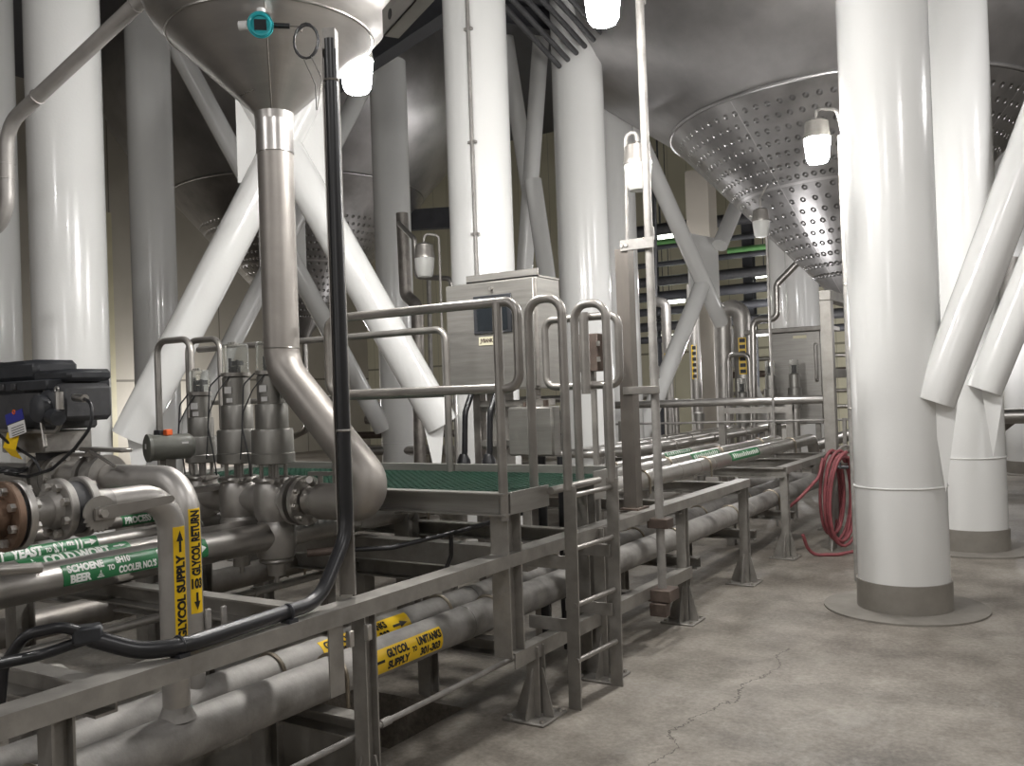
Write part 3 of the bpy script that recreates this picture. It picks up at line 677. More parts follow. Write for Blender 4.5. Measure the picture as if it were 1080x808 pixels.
part(jb, 'body', MB().box(-3.16, -2.83, 4.96, 5.055, 1.215, 1.53, .006), 'stainless')
part(jb, 'lid', MB().box(-3.155, -2.835, 4.948, 4.962, 1.222, 1.523, .004), 'stainless')
k = MB().cyl((-3.06, 5.0, 1.53), (-3.06, 5.0, 1.56), .012, 10).cyl((-2.9, 5.0, 1.53), (-2.9, 5.0, 1.57), .018, 10); part(jb, 'cable_gland', k, 'rust')
for x0, l in ((-3.50, 'left black cable hose hanging from the control cabinet'), (-3.30, 'right black cable hose hanging from the control cabinet')):
    t = thing('cable_hose', l, 'cable', (x0, 4.93, 1.1), 'cables under the control cabinet')
    part(t, 'hose', MB().tube([(x0, 5.06, 1.66), (x0+.01, 4.94, 1.5), (x0+.01, 4.92, 1.24), (x0, 4.92, 1.19)], .02, 12, .1), 'black')
    part(t, 'end_fitting', MB().lathe((x0, 4.92, 1.13), (0, 0, 1), [(.02, 0), (.05, .02), (.045, .06), (.024, .10)], 16), 'black')
for x0, l in ((-2.95, 'left'), (-2.80, 'right')):
    solo('cable_hose', l+' dark hose dropping behind the ladder from the junction box', 'cable', MB().tube([(x0, 5.0, 1.21), (x0, 5.0, .9), (x0+.02, 4.95, .3), (x0+.03, 4.95, .02)], .03, 12, .2), 'black', 'hoses behind the ladder')
swb = thing('switch_box', 'small rusty-brown box on the white column right of the cabinet', 'box', (-2.62, 5.12, 1.7))
part(swb, 'body', MB().box(-2.74, -2.58, 5.12, 5.2, 1.74, 1.98, .005), 'rust')
for z in (1.8, 1.9): part(swb, 'hinge', MB().cyl((-2.575, 5.12, z), (-2.575, 5.12, z+.03), .012, 8), 'bolt')
part(swb, 'support', MB().box(-2.68, -2.65, 5.2, 5.23, 0, 1.97), 'frame')

# ================================================================== HOPPER, DROP PIPE AND VALVE CLUSTER
HX, HY = -3.57, 3.40
hop = thing('hopper', 'polished steel conical vessel bottom hanging at the top left', 'vessel', (HX, HY, 3.1))
part(hop, 'cone', MB().lathe((HX, HY, 0), (0, 0, 1), [(.098, 3.10), (.104, 3.14), (.53, 3.535)], 72, True), 'polished', 'polished cone')
part(hop, 'weld_band', MB().torus((HX, HY, 3.537), (0, 0, 1), .53, .008, 72, 8), 'tube')
part(hop, 'knuckle', MB().lathe((HX, HY, 0), (0, 0, 1), [(.53, 3.535), (.60, 3.61), (.645, 3.70), (.655, 3.80), (.655, 5.6)], 72, False), 'polished')
part(hop, 'weld_band', MB().torus((HX, HY, 3.80), (0, 0, 1), .655, .008, 72, 8), 'tube')
part(hop, 'seam', MB().cyl((HX+.068, HY-.08, 3.14), (HX+.37, HY-.39, 3.537), .004, 6), 'tube')
b0 = AY(404, 38, 3.2); bd = V((.86, -.51, 0)).normalized(); bn = V((-.51, -.86, 0)).normalized()
part(hop, 'lug_beam', MB().sweep(lsec(.09, .12, .008), b0+V((0, 0, .12)), b0+bd*1.6+V((0, 0, .12))).sweep([(0, -.112), (.075, -.112), (.075, -.12), (0, -.12)], b0+V((0, 0, .12)), b0+bd*1.6+V((0, 0, .12))), 'stainless', 'support angle with round holes')
for i in range(5):
    q = b0+bd*(.10+i*.22)
    part(hop, 'beam_hole', MB().cyl(q+bn*.0015+V((0, 0, .062)), q-bn*.012+V((0, 0, .062)), .024, 16), 'ink')
trn = thing('pressure_transmitter', 'teal round transmitter with a small display on the polished cone', 'transmitter', (-3.40, 2.93, 3.40))
tc0 = V((-3.235, 3.02, 3.405)); ta = V((.62, -.70, -.30)).normalized()
part(trn, 'stem', MB().cyl(tc0-ta*.14, tc0, .022, 16), 'tube')
part(trn, 'housing', MB().cyl(tc0-ta*.03, tc0+ta*.045, .052, 28), 'paper', 'white housing')
part(trn, 'cap', MB().cyl(tc0+ta*.03, tc0+ta*.06, .06, 28), 'teal', 'teal enamel cap')
part(trn, 'bezel', MB().torus(tc0+ta*.06, ta, .046, .008, 36, 8), 'teal')
part(trn, 'side_port', MB().cyl(tc0+V((-.05, -.04, .0)), tc0+V((-.085, -.06, 0)), .022, 12).cyl(tc0+V((0, 0, .05)), tc0+V((0, 0, .08)), .02, 12), 'paper')
part(trn, 'display', MB().obox(tc0+ta*.0605, ta.cross(V((0, 0, 1))).normalized()*.028, ta.cross(V((0, 0, 1))).normalized().cross(ta)*.024, ta*.0015), 'screen')
part(trn, 'connector', MB().cyl(tc0+V((.045, .03, 0)), tc0+V((.11, .075, -.005)), .013, 12), 'black')
cabl = thing('signal_cable', 'coiled grey signal cable hanging between transmitter and black conduit', 'cable', (-2.9, 3.0, 3.2))
lc = V((-2.90, 2.97, 3.235)); ax = V((.5, -.86, .1)).normalized(); aa, uu, dd = frame(ax)
P = [tc0+V((.11, .075, -.005)), tc0+V((.18, .09, -.02)), lc+V((-.03, 0, .05))]
part(cabl, 'lead', MB().tube(P, .0035, 6, .05), 'dark_pipe')
P = []
for i in range(81):
    a = 2*PI*i/20*1.0; P.append(lc+(aa*math.cos(a)*.055+uu*math.sin(a)*.08)*(1+.06*math.sin(i*.7))+ax*(.0035*(i/20-2)))
part(cabl, 'coil', MB().tube(P, .0035, 6), 'charcoal')
part(cabl, 'tail', MB().tube([lc+V((-.02, 0, -.07)), lc+V((.03, .02, -.2)), lc+V((.05, .0, -.32))], .003, 6, .05).tube([lc+V((.02, 0, -.06)), lc+V((.07, .02, -.18)), lc+V((.055, .0, -.32))], .003, 6, .05), 'tube')

drop = thing('drop_pipe', 'big stainless drop pipe from the hopper, elbowing down right to the valves', 'pipe', (HX, HY, 1.1))
HZ = 1.103
part(drop, 'collar', MB().cyl((HX, HY, 2.93), (HX, HY, 3.115), .098, 40), 'polished', 'polished collar')
part(drop, 'pipe_run', MB().tube([(HX, HY, 2.93), (HX, HY, 1.80), (HX+.70, HY, HZ+.0), (HX+.25, HY, HZ)], .093, 40, .24, True, 10), 'drop')
part(drop, 'weld_bead', MB().torus((HX, HY, 1.90), (0, 0, 1), .094, .003, 40, 6), 'tube')
vent = thing('vent_pipe', 'grey pipe slanting down left from the hopper and dropping at the photo edge', 'pipe', (-5.3, 3.4, 2.8))
part(vent, 'pipe_run', MB().tube([(-4.05, 3.4, 4.22), (-4.68, 3.4, 4.02), (-6.13, 3.4, 3.56), (-6.15, 3.4, 2.92), (-6.9, 3.4, 2.75)], .046, 24, .22), 'ventgrey')
for p, d in (((-5.75, 3.4, 3.68), (1, 0, .32)), ((-6.145, 3.4, 3.30), (0, 0, 1)), ((-6.147, 3.4, 3.20), (0, 0, 1)), ((-4.7, 3.4, 4.015), (1, 0, .32))):
    part(vent, 'clamp', MB().lathe(V(p)-V(d).normalized()*.006, d, [(.047, 0), (.054, .003), (.054, .009), (.054, .009), (.047, .012)], 24), 'ventgrey')

hdr = thing('valve_header', 'horizontal stainless header pipe under the three valves', 'pipe', (-3.7, HY, HZ))
part(hdr, 'pipe_run', MB().cyl((-5.4, HY, HZ), (-3.47, HY, HZ), .074, 32), 'matte_tube')
part(hdr, 'stub', MB().cyl((-3.40, HY, HZ), (-3.1, HY, HZ), .074, 32), 'tube')
for x in (-3.485, -3.425):
    f = part(hdr, 'flange', MB().cyl((x-.014, HY, HZ), (x+.014, HY, HZ), .128, 40), 'tube')
    for i in range(8):
        a = 2*PI*i/8+.2; part(f, 'flange_bolt', MB().bolt((x+.014*(1 if x > -3.45 else -1), HY+.102*math.cos(a), HZ+.102*math.sin(a)), (1 if x > -3.45 else -1, 0, 0), .014, .016), 'bolt')
part(hdr, 'flange_lever', MB().cyl((-3.36, HY-.02, HZ+.09), (-3.30, HY-.10, HZ+.12), .018, 14).cyl((-3.34, HY+.02, HZ+.07), (-3.34, HY+.02, HZ+.15), .014, 12).box(-3.40, -3.26, HY-.01, HY+.03, HZ+.13, HZ+.15), 'rail')

def valve(x, label, s, low, lowz=.905):
    y = HY
    t = thing('process_valve', label, 'valve', (x, y, .7), 'pneumatic valves on the header')
    b = .108*s
    part(t, 'body', MB().lathe((x, y, 0), (0, 0, 1), [(b*.7, HZ-.125), (b*.95, HZ-.09), (b, HZ-.03), (b, HZ+.05), (b*.92, HZ+.085), (b*.8, HZ+.10)], 36), 'matte_tube')
    cl = part(t, 'clamp', MB().torus((x, y, HZ+.105), (0, 0, 1), b*.9, .014, 36, 8), 'rail')
    part(cl, 'clamp_bolt', MB().cyl((x+b*.7, y-b*.75, HZ+.105), (x+b*1.25, y-b*.7, HZ+.105), .011, 8).bolt((x+b*.9, y-b*.9, HZ+.105), (.6, -.8, 0), .014, .02), 'rail')
    k = MB()
    for i in range(4):
        a = PI/4+i*PI/2+.3; k.cyl((x+b*.6*math.cos(a), y+b*.6*math.sin(a), HZ+.11), (x+b*.6*math.cos(a), y+b*.6*math.sin(a), HZ+.19), .011, 8)
    part(t, 'yoke', k.cyl((x, y, HZ+.1), (x, y, HZ+.19), .016, 10), 'rail')
    z = HZ+.188; P = []
    part(t, 'actuator', MB().lathe((x, y, 0), (0, 0, 1), [(b*.9, z), (b*1.06, z+.006), (b*1.06, z+.055*s), (b*1.02, z+.06*s), (b*1.02, z+.175*s), (b*.98, z+.185*s), (b*.80, z+.187*s), (b*.80, z+.312*s), (b*.77, z+.318*s), (b*.68, z+.32*s), (b*.68, z+.465*s), (b*.6, z+.475*s)], 40), 'greymetal')
    zt = z+.475*s
    h = part(t, 'control_head', MB().cyl((x, y, zt), (x, y, zt+.02), b*.74, 28), 'rail')
    part(h, 'indicator', MB().cyl((x, y, zt+.02), (x, y, zt+.055), b*.25, 12).cyl((x-.02, y-.02, zt+.02), (x-.02, y-.02, zt+.10), .009, 8).cyl((x+.025, y-.01, zt+.02), (x+.025, y-.01, zt+.09), .008, 8).box(x-.035, x+.03, y-.005, y+.03, zt+.06, zt+.085), 'charcoal')
    part(h, 'clear_cover', MB().lathe((x, y, 0), (0, 0, 1), [(b*.66, zt+.022), (b*.66, zt+.16*s), (b*.62, zt+.175*s), (.01, zt+.176*s), (.01, zt+.172*s), (b*.61, zt+.171*s), (b*.635, zt+.158*s), (b*.635, zt+.022)], 30, False), 'clear', 'clear plastic cover')
    k = MB()
    for i in range(3): k.bolt((x-.02+.02*i, y-.02, zt+.176*s), (0, 0, 1), .008, .012)
    part(h, 'port_screw', k, 'bolt')
    part(t, 'air_tube', MB().tube([(x-b*.6, y-b*.45, zt+.01), (x-b*1.05, y-b*.8, zt-.05), (x-b*.95, y-b*1.05, z+.2*s), (x-b*.4, y-b*1.2, z+.05), (x-b*.6, y-b*.9, HZ+.13)], .0045, 6, .05).tube([(x+b*.3, y-b*.6, zt+.005), (x-.02, y-b*1.0, zt-.08), (x-b*.9, y-b*1.0, z+.28*s), (x-b*1.2, y-b*1.0, z+.03)], .0035, 6, .05), 'charcoal')
    part(t, 'rating_plate', MB().obox((x+.02, y-b*.69, z+.40*s), (.022, .004, 0), (0, .0015, 0), (0, 0, .018)), 'paper')
    part(t, 'rating_plate', MB().obox((x+.03, y-b*.695, z+.345*s), (.018, .004, 0), (0, .0015, 0), (0, 0, .012)), 'paper')
    if low:
        part(t, 'lower_body', MB().lathe((x, y, 0), (0, 0, 1), [(b*.62, lowz-.13), (b*.9, lowz-.105), (b, lowz-.05), (b, lowz+.05), (b*.8, lowz+.085), (b*.7, HZ-.10)], 36), 'matte_tube')
        part(t, 'clamp', MB().torus((x, y, lowz-.125), (0, 0, 1), b*.72, .013, 36, 8), 'rail')
        part(t, 'drain_cup', MB().lathe((x, y, 0), (0, 0, 1), [(.012, lowz-.245), (.012, lowz-.21), (.045, lowz-.205), (.048, lowz-.13)], 24), 'tube')
    return t
M['greymetal'] = metal('bead blasted actuator steel', (.30, .292, .272), .42, .75, 5, .12)
valve(-3.66, 'tall pneumatic valve nearest the drop pipe, rightmost on the header', 1.0, True)
valve(-3.93, 'tall pneumatic valve in the middle of the header, clear cap on top', 1.0, True, .935)
valve(-4.23, 'shorter slim pneumatic valve, leftmost on the header', .80, False)

# motor left of the valves
mot = thing('valve_actuator', 'grey-green cylindrical actuator with round end cap left of the valves', 'actuator', (-4.02, 2.98, 1.3))
mc = V((-4.05, 2.93, 1.405))
part(mot, 'barrel', MB().lathe(mc, (.35, .94, 0), [(.062, 0), (.066, .01), (.066, .20), (.05, .22)], 32), 'greygreen')
part(mot, 'end_cap', MB().lathe(mc-V((.35, .94, 0)).normalized()*.018, (.35, .94, 0), [(.058, 0), (.072, .006), (.072, .022)], 32), 'greygreen')
part(mot, 'nameplate', MB().obox(mc+V((.0, -.022, .01)), (.010, -.004, 0), (.0003, .001, 0), (0, 0, .013)).obox(mc+V((.115, .13, .005)), (.006, .016, 0), (.0014, -.0005, 0), (0, 0, .02)), 'paper')
part(mot, 'terminal', MB().box(mc.x-.02, mc.x+.03, mc.y+.04, mc.y+.12, mc.z+.062, mc.z+.09, .004), 'blackplastic')
part(mot, 'plug', MB().box(mc.x+.03, mc.x+.06, mc.y+.06, mc.y+.10, mc.z+.06, mc.z+.092, .004), 'redink', 'orange plug')
part(mot, 'bracket', MB().box(mc.x-.0, mc.x+.05, mc.y+.06, mc.y+.12, 1.16, mc.z-.05).box(mc.x-.03, mc.x+.06, mc.y+.06, HY, 1.15, 1.175), 'rail')

# ================================================================== VALVE TRAIN AT THE LEFT EDGE
ty, tx, tz = None, GX, 1.313
trn1 = thing('valve_train', 'flanged steel valve run at the left edge leading into the GLYCOL SUPPLY riser', 'valve', (tx, 1.5, tz))
part(trn1, 'spool', MB().cyl((tx, 1.50, tz), (tx, 1.60, tz), .047, 28), 'cast')
part(trn1, 'spool', MB().cyl((tx, .9, tz), (tx, 1.45, tz), .06, 28), 'brown', 'rust-brown spool')
def flange(parent, y, r, th, mat, n=8, side=1, name='flange'):
    f = part(parent, name, MB().lathe((tx, y-th/2, tz), (0, 1, 0), [(r*.97, 0), (r, .003), (r, th-.003), (r*.97, th)], 44), mat)
    for i in range(n):
        a = 2*PI*(i+.5)/n; p = V((tx+r*.78*math.cos(a), y+side*th/2, tz+r*.78*math.sin(a))); part(f, 'flange_bolt', MB().bolt(p, (0, side, 0), .013, .016), 'bolt')
    return f
flange(trn1, 1.443, .103, .022, 'brown', 8, -1); flange(trn1, 1.478, .103, .022, 'tube', 8, 1)
part(trn1, 'gasket', MB().cyl((tx, 1.454, tz), (tx, 1.467, tz), .09, 32), 'ink')
part(trn1, 'hub', MB().lathe((tx, 1.572, tz), (0, 1, 0), [(.047, 0), (.062, .022)], 28), 'cast')
flange(trn1, 1.608, .095, .026, 'cast', 8, -1)
part(trn1, 'wafer_body', MB().cyl((tx, 1.622, tz), (tx, 1.668, tz), .082, 36), 'charcoal')
flange(trn1, 1.682, .095, .026, 'cast', 8, 1)
part(trn1, 'hub', MB().lathe((tx, 1.695, tz), (0, 1, 0), [(.064, 0), (.048, .04), (.047, .08)], 28), 'cast')
# notch plate and lever facing the aisle
np_ = MB(); o = V((tx+.115, 1.668, tz-.015)); pts = []
for i in range(48):
    a = 2*PI*i/48; rr = .054
    if 3.4 < a < 5.6: rr = .058 if i % 2 else .050
    pts.append(o+V((0, rr*math.cos(a), rr*math.sin(a))))
part(trn1, 'notch_plate', np_.prism(pts, (.008, 0, 0)), 'frame')
part(trn1, 'valve_stem', MB().cyl((tx+.08, 1.65, tz-.012), (tx+.135, 1.668, tz-.012), .018, 18), 'rail')
lv = part(trn1, 'lever_handle', MB().prism([o+V((.012, -.025, .018)), o+V((.012, .03, .022)), o+V((.03, .235, .030)), o+V((.03, .245, .018)), o+V((.03, .235, .006)), o+V((.012, .03, -.018)), o+V((.012, -.025, -.018))], (.008, .001, 0)), 'rail')
part(lv, 'pivot_bolt', MB().bolt(o+V((.02, 0, 0)), (1, 0, 0), .013, .012), 'bolt')
lw = thing('pipe_lever', 'round steel rod end poking in at the left edge below the flange', 'lever', (-2.45, 1.2, 1.19))
part(lw, 'rod', MB().cyl((-2.38, 1.05, 1.235), (-2.35, 1.36, 1.203), .0145, 14), 'rail')
# lever valve on the return run
tv = thing('lever_valve', 'butterfly valve with a horizontal lever on an upright stem, above the lever plate', 'valve', (-3.46, Y2v, 1.335))
vx = -3.46
part(tv, 'body', MB().lathe((vx-.03, Y2v, 1.335), (1, 0, 0), [(.054, 0), (.085, .006), (.085, .054), (.054, .06)], 36), 'cast')
part(tv, 'flange', MB().cyl((vx-.06, Y2v, 1.335), (vx-.036, Y2v, 1.335), .092, 36).cyl((vx+.036, Y2v, 1.335), (vx+.06, Y2v, 1.335), .092, 36), 'cast')
part(tv, 'stem', MB().cyl((vx, Y2v-.03, 1.39), (vx, Y2v-.03, 1.425), .024, 18).cyl((vx, Y2v-.03, 1.42), (vx, Y2v-.03, 1.452), .029, 18), 'cast')
part(tv, 'lever_handle', MB().obox((vx+.13, Y2v-.06, 1.452), (.17, -.02, -.001), (.004, .024, 0), (0, 0, .008), .004), 'rail')
part(tv, 'stop_arm', MB().obox((vx-.05, Y2v-.05, 1.43), (.07, -.008, 0), (0, .02, 0), (0, 0, .007)), 'rail')
part(tv, 'trigger', MB().tube([(vx+.06, Y2v-.08, 1.445), (vx+.15, Y2v-.095, 1.425), (vx+.25, Y2v-.10, 1.39)], .007, 8), 'rail')
# black actuator
act = thing('valve_actuator', 'large black actuator with hanging tags at the left edge', 'actuator', (-3.85, Y2v, 1.45))
ay = Y2v
part(act, 'lower_case', MB().box(-4.45, -3.64, ay-.14, ay+.12, 1.535, 1.70, .012), 'charcoal')
part(act, 'flange_band', MB().box(-4.47, -3.565, ay-.155, ay+.13, 1.70, 1.745, .006), 'blackplastic')
part(act, 'cover', MB().box(-4.07, -3.74, ay-.10, ay+.10, 1.745, 1.835, .02).box(-4.5, -4.05, ay-.1, ay+.1, 1.745, 1.80, .015).box(-3.76, -3.50, ay-.10, ay+.10, 1.735, 1.785, .015), 'blackplastic')
part(act, 'dome', MB().lathe((-4.19, ay, 1.745), (0, 0, 1), [(.085, 0), (.082, .06), (.055, .09), (.01, .10)], 26), 'charcoal')
part(act, 'end_plate', MB().box(-3.62, -3.50, ay-.13, ay+.10, 1.57, 1.725, .02), 'charcoal')
k = MB()
for x in (-4.04, -3.985, -3.89, -3.80): k.box(x-.018, x+.018, ay-.165, ay-.15, 1.708, 1.735, .003)
part(act, 'cover_clip', k, 'charcoal')
sw = part(act, 'switch_housing', MB().lathe((-3.555, ay-.13, 1.625), (0, -1, 0), [(.075, 0), (.075, .03), (.055, .04), (.055, .075), (.035, .085)], 28).cyl((-3.53, ay-.17, 1.60), (-3.43, ay-.19, 1.585), .03, 16), 'blackplastic')
part(sw, 'cable_gland', MB().cyl((-3.46, ay-.1, 1.665), (-3.36, ay-.12, 1.66), .016, 12).cyl((-3.47, ay-.16, 1.69), (-3.47, ay-.16, 1.62), .016, 12), 'tube')
part(sw, 'bolt', MB().torus((-3.60, ay-.14, 1.705), (0, 1, 0), .012, .004, 16, 6).torus((-3.52, ay-.14, 1.70), (0, 1, 0), .012, .004, 16, 6), 'bolt')
part(act, 'mount_bracket', MB().box(-4.5, -3.62, ay-.13, ay-.11, 1.515, 1.535).box(-3.98, -3.66, ay-.12, ay+.10, 1.44, 1.53, .006), 'cast')
part(act, 'yoke', MB().box(-3.83, -3.72, ay-.06, ay+.06, 1.38, 1.45, .006).cyl((-3.775, ay, 1.39), (-3.775, ay, 1.50), .03, 18), 'charcoal')
part(act, 'speed_arm', MB().tube([(-4.4, ay-.16, 1.545), (-3.75, ay-.16, 1.535), (-3.50, ay-.16, 1.53), (-3.46, ay-.16, 1.57)], .009, 8, .04).tube([(-3.60, ay-.16, 1.58), (-3.57, ay-.165, 1.47)], .009, 8), 'rail')
part(act, 'cable', MB().tube([(-3.37, ay-.12, 1.66), (-3.30, ay-.13, 1.64), (-3.29, ay-.14, 1.55), (-3.38, ay-.16, 1.46), (-3.52, ay-.17, 1.38), (-3.70, ay-.17, 1.345), (-3.9, ay-.15, 1.355)], .007, 8, .08).tube([(-4.2, ay-.16, 1.68), (-4.02, ay-.175, 1.66), (-3.92, ay-.19, 1.55), (-3.80, ay-.19, 1.49), (-3.62, ay-.18, 1.42), (-3.60, ay-.17, 1.37)], .006, 8, .1), 'black')
P = [V((-3.86+.10*math.cos(2*PI*i/24), ay-.16+.06*math.sin(2*PI*i/24), 1.365+.004*math.sin(i)+.004*(i//24))) for i in range(60)]
part(act, 'cable_coil', MB().tube(P, .006, 8), 'black')
bodyv = thing('butterfly_valve', 'flanged valve body below the black actuator', 'valve', (-3.78, ay, 1.335))
part(bodyv, 'body', MB().lathe((-3.81, ay, 1.325), (1, 0, 0), [(.06, 0), (.10, .008), (.10, .06), (.06, .068)], 36), 'cast')
part(bodyv, 'flange', MB().cyl((-3.86, ay, 1.325), (-3.82, ay, 1.325), .105, 36).cyl((-3.735, ay, 1.325), (-3.70, ay, 1.325), .105, 36), 'cast')
for i in range(8): part(bodyv, 'flange_bolt', MB().bolt((-3.70, ay+.085*math.cos(i*PI/4), 1.325+.085*math.sin(i*PI/4)), (1, 0, 0), .013, .016), 'bolt')
t1 = thing('inspection_tag', 'blue and white card tag hanging on the black actuator', 'tag', (-3.78, ay-.18, 1.5), 'tags on the actuator')
part(t1, 'card', MB().obox((-3.72, ay-.195, 1.545), (.062, 0, .012), (0, .001, 0), (-.007, 0, .026)), 'paper')
part(t1, 'header', MB().obox((-3.735, ay-.196, 1.595), (.064, 0, .012), (0, .0012, 0), (-.005, 0, .021)), 'blueink', 'blue upper half')
k = MB()
for i in range(4): k.obox((-3.715+.002*i, ay-.1965, 1.556-.010*i), (.045, 0, .009), (0, .0005, 0), (-.0003, 0, .0013))
part(t1, 'ruled_line', k, 'ink')
part(t1, 'eyelet', MB().torus((-3.735, ay-.1975, 1.615), (0, 1, 0), .008, .003, 16, 6), 'redink')
t2 = thing('inspection_tag', 'curled yellow tag hanging below the black actuator at the left edge', 'tag', (-3.98, ay-.17, 1.42), 'tags on the actuator')
part(t2, 'card', MB().add([(x+.20, y, z) for x, y, z in [(-4.04, ay-.17, 1.53), (-3.93, ay-.18, 1.525), (-4.02, ay-.20, 1.47), (-3.91, ay-.21, 1.46), (-3.98, ay-.19, 1.435), (-3.88, ay-.20, 1.42)]+[(-4.04, ay-.168, 1.53), (-3.93, ay-.178, 1.525), (-4.02, ay-.198, 1.47), (-3.91, ay-.208, 1.46), (-3.98, ay-.188, 1.435), (-3.88, ay-.198, 1.42)]],
     [(0, 1, 3, 2), (2, 3, 5, 4), (6, 8, 9, 7), (8, 10, 11, 9), (0, 6, 7, 1), (4, 5, 11, 10), (0, 2, 8, 6), (2, 4, 10, 8), (1, 7, 9, 3), (3, 9, 11, 5)]), 'yellow')

# ================================================================== BLACK CABLE CONDUIT
bc = thing('cable_conduit', 'black cable hose in an upright channel, curving along the rack rail to the left', 'conduit', (-2.42, 2.62, .86))
cx, cy = -2.43, 2.62
part(bc, 'channel', MB().sweep([(-.031, 0), (.031, 0), (.031, .03), (.027, .03), (.027, .005), (-.027, .005), (-.027, .03), (-.031, .03)], (cx-.02, cy+.02, .86), (cx-.02, cy+.02, 3.0), V((.55, -.83, 0))), 'rail')
part(bc, 'hose', MB().tube([(cx, cy, 3.02), (cx, cy, 1.10), (-2.39, 2.42, .885), (-2.36, 1.80, .882), (-2.42, 1.70, .885), (-2.53, 1.61, .935)], .0265, 16, .20), 'black')
part(bc, 'hose', MB().tube([(-2.53, 1.60, .95), (-2.545, 1.535, .985), (-2.61, 1.46, .975), (-2.68, 1.43, .88), (-2.69, 1.42, .75)], .0165, 14, .07), 'black')
part(bc, 'hose', MB().tube([(-2.53, 1.60, .935), (-2.60, 1.50, .905), (-2.575, 1.36, .92), (-2.5, 1.1, .98)], .0165, 14, .1), 'black')
part(bc, 'splitter', MB().obox((-2.53, 1.60, .95), (.022, .036, 0), (-.024, .015, 0), (0, 0, .026), .008), 'blackplastic')
for y in (2.25, 1.80): part(bc, 'strap', MB().torus((-2.373, y, .884), (0, 1, 0), .027, .005, 20, 6).box(-2.39, -2.345, y-.02, y+.02, .85, .862), 'blackplastic')
for z in (1.5, 2.86): part(bc, 'strap', MB().torus((cx, cy, z), (0, 0, 1), .026, .005, 20, 6), 'tube')
part(bc, 'end_cap', MB().obox((cx-.005, cy+.005, 3.02), (.022, .012, 0), (-.012, .022, 0), (0, 0, .04)), 'galv')
wg = thing('beam_clamp', 'pair of upright steel clips on the cross beam beside the riser', 'clamp', (-2.95, 2.55, .84), None)
for dy in (0, .03): part(wg, 'clip', MB().box(-2.88+dy*.6, -2.865+dy*.6, 2.30+dy*2, 2.325+dy*2, .70, .835, .004), 'galv')
bs = thing('slack_cable', 'black cable sagging below the platform beside the diagonal pipe elbow', 'cable', (-2.9, 3.6, .9))
part(bs, 'cable', MB().tube([(-3.16, 3.35, .87), (-2.95, 3.5, .87), (-2.7, 3.75, .93), (-2.55, 4.1, .98)], .012, 10, .1), 'black')
part(bs, 'end_plug', MB().cyl((-3.28, 3.25, .865), (-3.14, 3.36, .87), .02, 12), 'rust')
part(bs, 'tail', MB().tube([(-2.74, 3.72, .92), (-2.76, 3.74, .80), (-2.82, 3.72, .66)], .011, 10, .06), 'black')

# ================================================================== LAMPS
def lamp(p, lit, label, arm=None, s=1.0):
    x, y, z = p
    t = thing('jar_lamp', label, 'lamp', p, 'caged jar lamps')
    part(t, 'housing', MB().lathe((x, y, z), (0, 0, 1), [(.05*s, .21*s), (.085*s, .19*s), (.095*s, .10*s), (.10*s, .085*s), (.10*s, .065*s)], 28), 'rail' if not lit else 'frame', 'grey ribbed cap')
    part(t, 'glass_globe', MB().lathe((x, y, z), (0, 0, 1), [(.01, -.125*s), (.065*s, -.115*s), (.08*s, -.09*s), (.096*s, .05*s), (.094*s, .066*s)], 28), 'lit' if lit else 'globe')
    if arm: part(t, 'mounting_arm', MB().tube([(x, y, z+.20*s)]+[V(a) for a in arm], .012, 10, .05), 'galv')
    return t
L1 = (-3.53, 4.02, 3.53); L2_ = (-2.02, 4.21, 3.62); L3 = (-1.63, 7.02, 3.39)
lamp(L1, True, 'lit jar lamp glowing beside the polished hopper cone', [(-3.53, 4.02, 3.80), (-3.53, 3.98, 4.2)])
lamp(L2_, True, 'lit jar lamp cut by the top edge of the photo', [(-2.02, 4.21, 3.95), (-2.27, 5.28, 4.1)])
lamp(L3, True, 'lit jar lamp hanging before the dimpled cone, left of the near column', [(-1.63, 7.02, 3.68), (-1.52, 7.2, 3.70), (-1.505, 7.3, 3.55)])
lamp((-2.405, 5.45, 3.02), False, 'unlit jar lamp on the tall strut left of the tall conduit', [(-2.405, 5.45, 3.30), (-2.47, 5.42, 3.28), (-2.47, 5.38, 2.45)], .95)
lamp((-5.3, 6.92, 2.88), False, 'unlit jar lamp between the shaded column and the cabinet column', [(-5.3, 6.92, 3.18), (-5.18, 7.0, 3.16), (-5.18, 7.0, .02)])
lu = lamp((-3.05, 10.3, 3.42), False, 'unlit jar lamp hanging below the edge of the dimpled cone', [(-3.05, 10.3, 3.75), (-3.0, 10.4, 3.9)])
part(lu, 'pole', MB().cyl((-3.0, 10.33, .005), (-3.0, 10.33, 3.33), .016, 10), 'galv')
rc = thing('conduit', 'thin conduit pole with taps standing beside the near right-hand column', 'conduit', (-1.59, 7.6, 0))
part(rc, 'pipe_run', MB().cyl((-1.60, 7.66, 0.01), (-1.585, 7.6, 3.6), .022, 14), 'galv')
part(rc, 'tap', MB().cyl((-1.62, 7.60, .93), (-1.70, 7.58, .93), .014, 10).cyl((-1.68, 7.58, .93), (-1.68, 7.58, .97), .01, 8), 'blackplastic', 'dark tap')
for z in (1.4, 2.4, 3.3): part(rc, 'clip', MB().torus((-1.59, 7.62, z), (0, 0, 1), .023, .006, 16, 6), 'bolt')

# conduit strapped to the white column behind the cabinet
wc = thing('conduit', 'thin conduit strapped up the face of the column behind the cabinet', 'conduit', (-4.65, 6.92, 2))
part(wc, 'pipe_run', MB().cyl((-4.69, 6.90, 2.2), (-4.69, 6.90, 6.5), .018, 12), 'galv')
for z in (3.1, 3.95, 5): part(wc, 'strap', MB().box(-4.73, -4.65, 6.885, 6.925, z-.012, z+.012), 'galv')

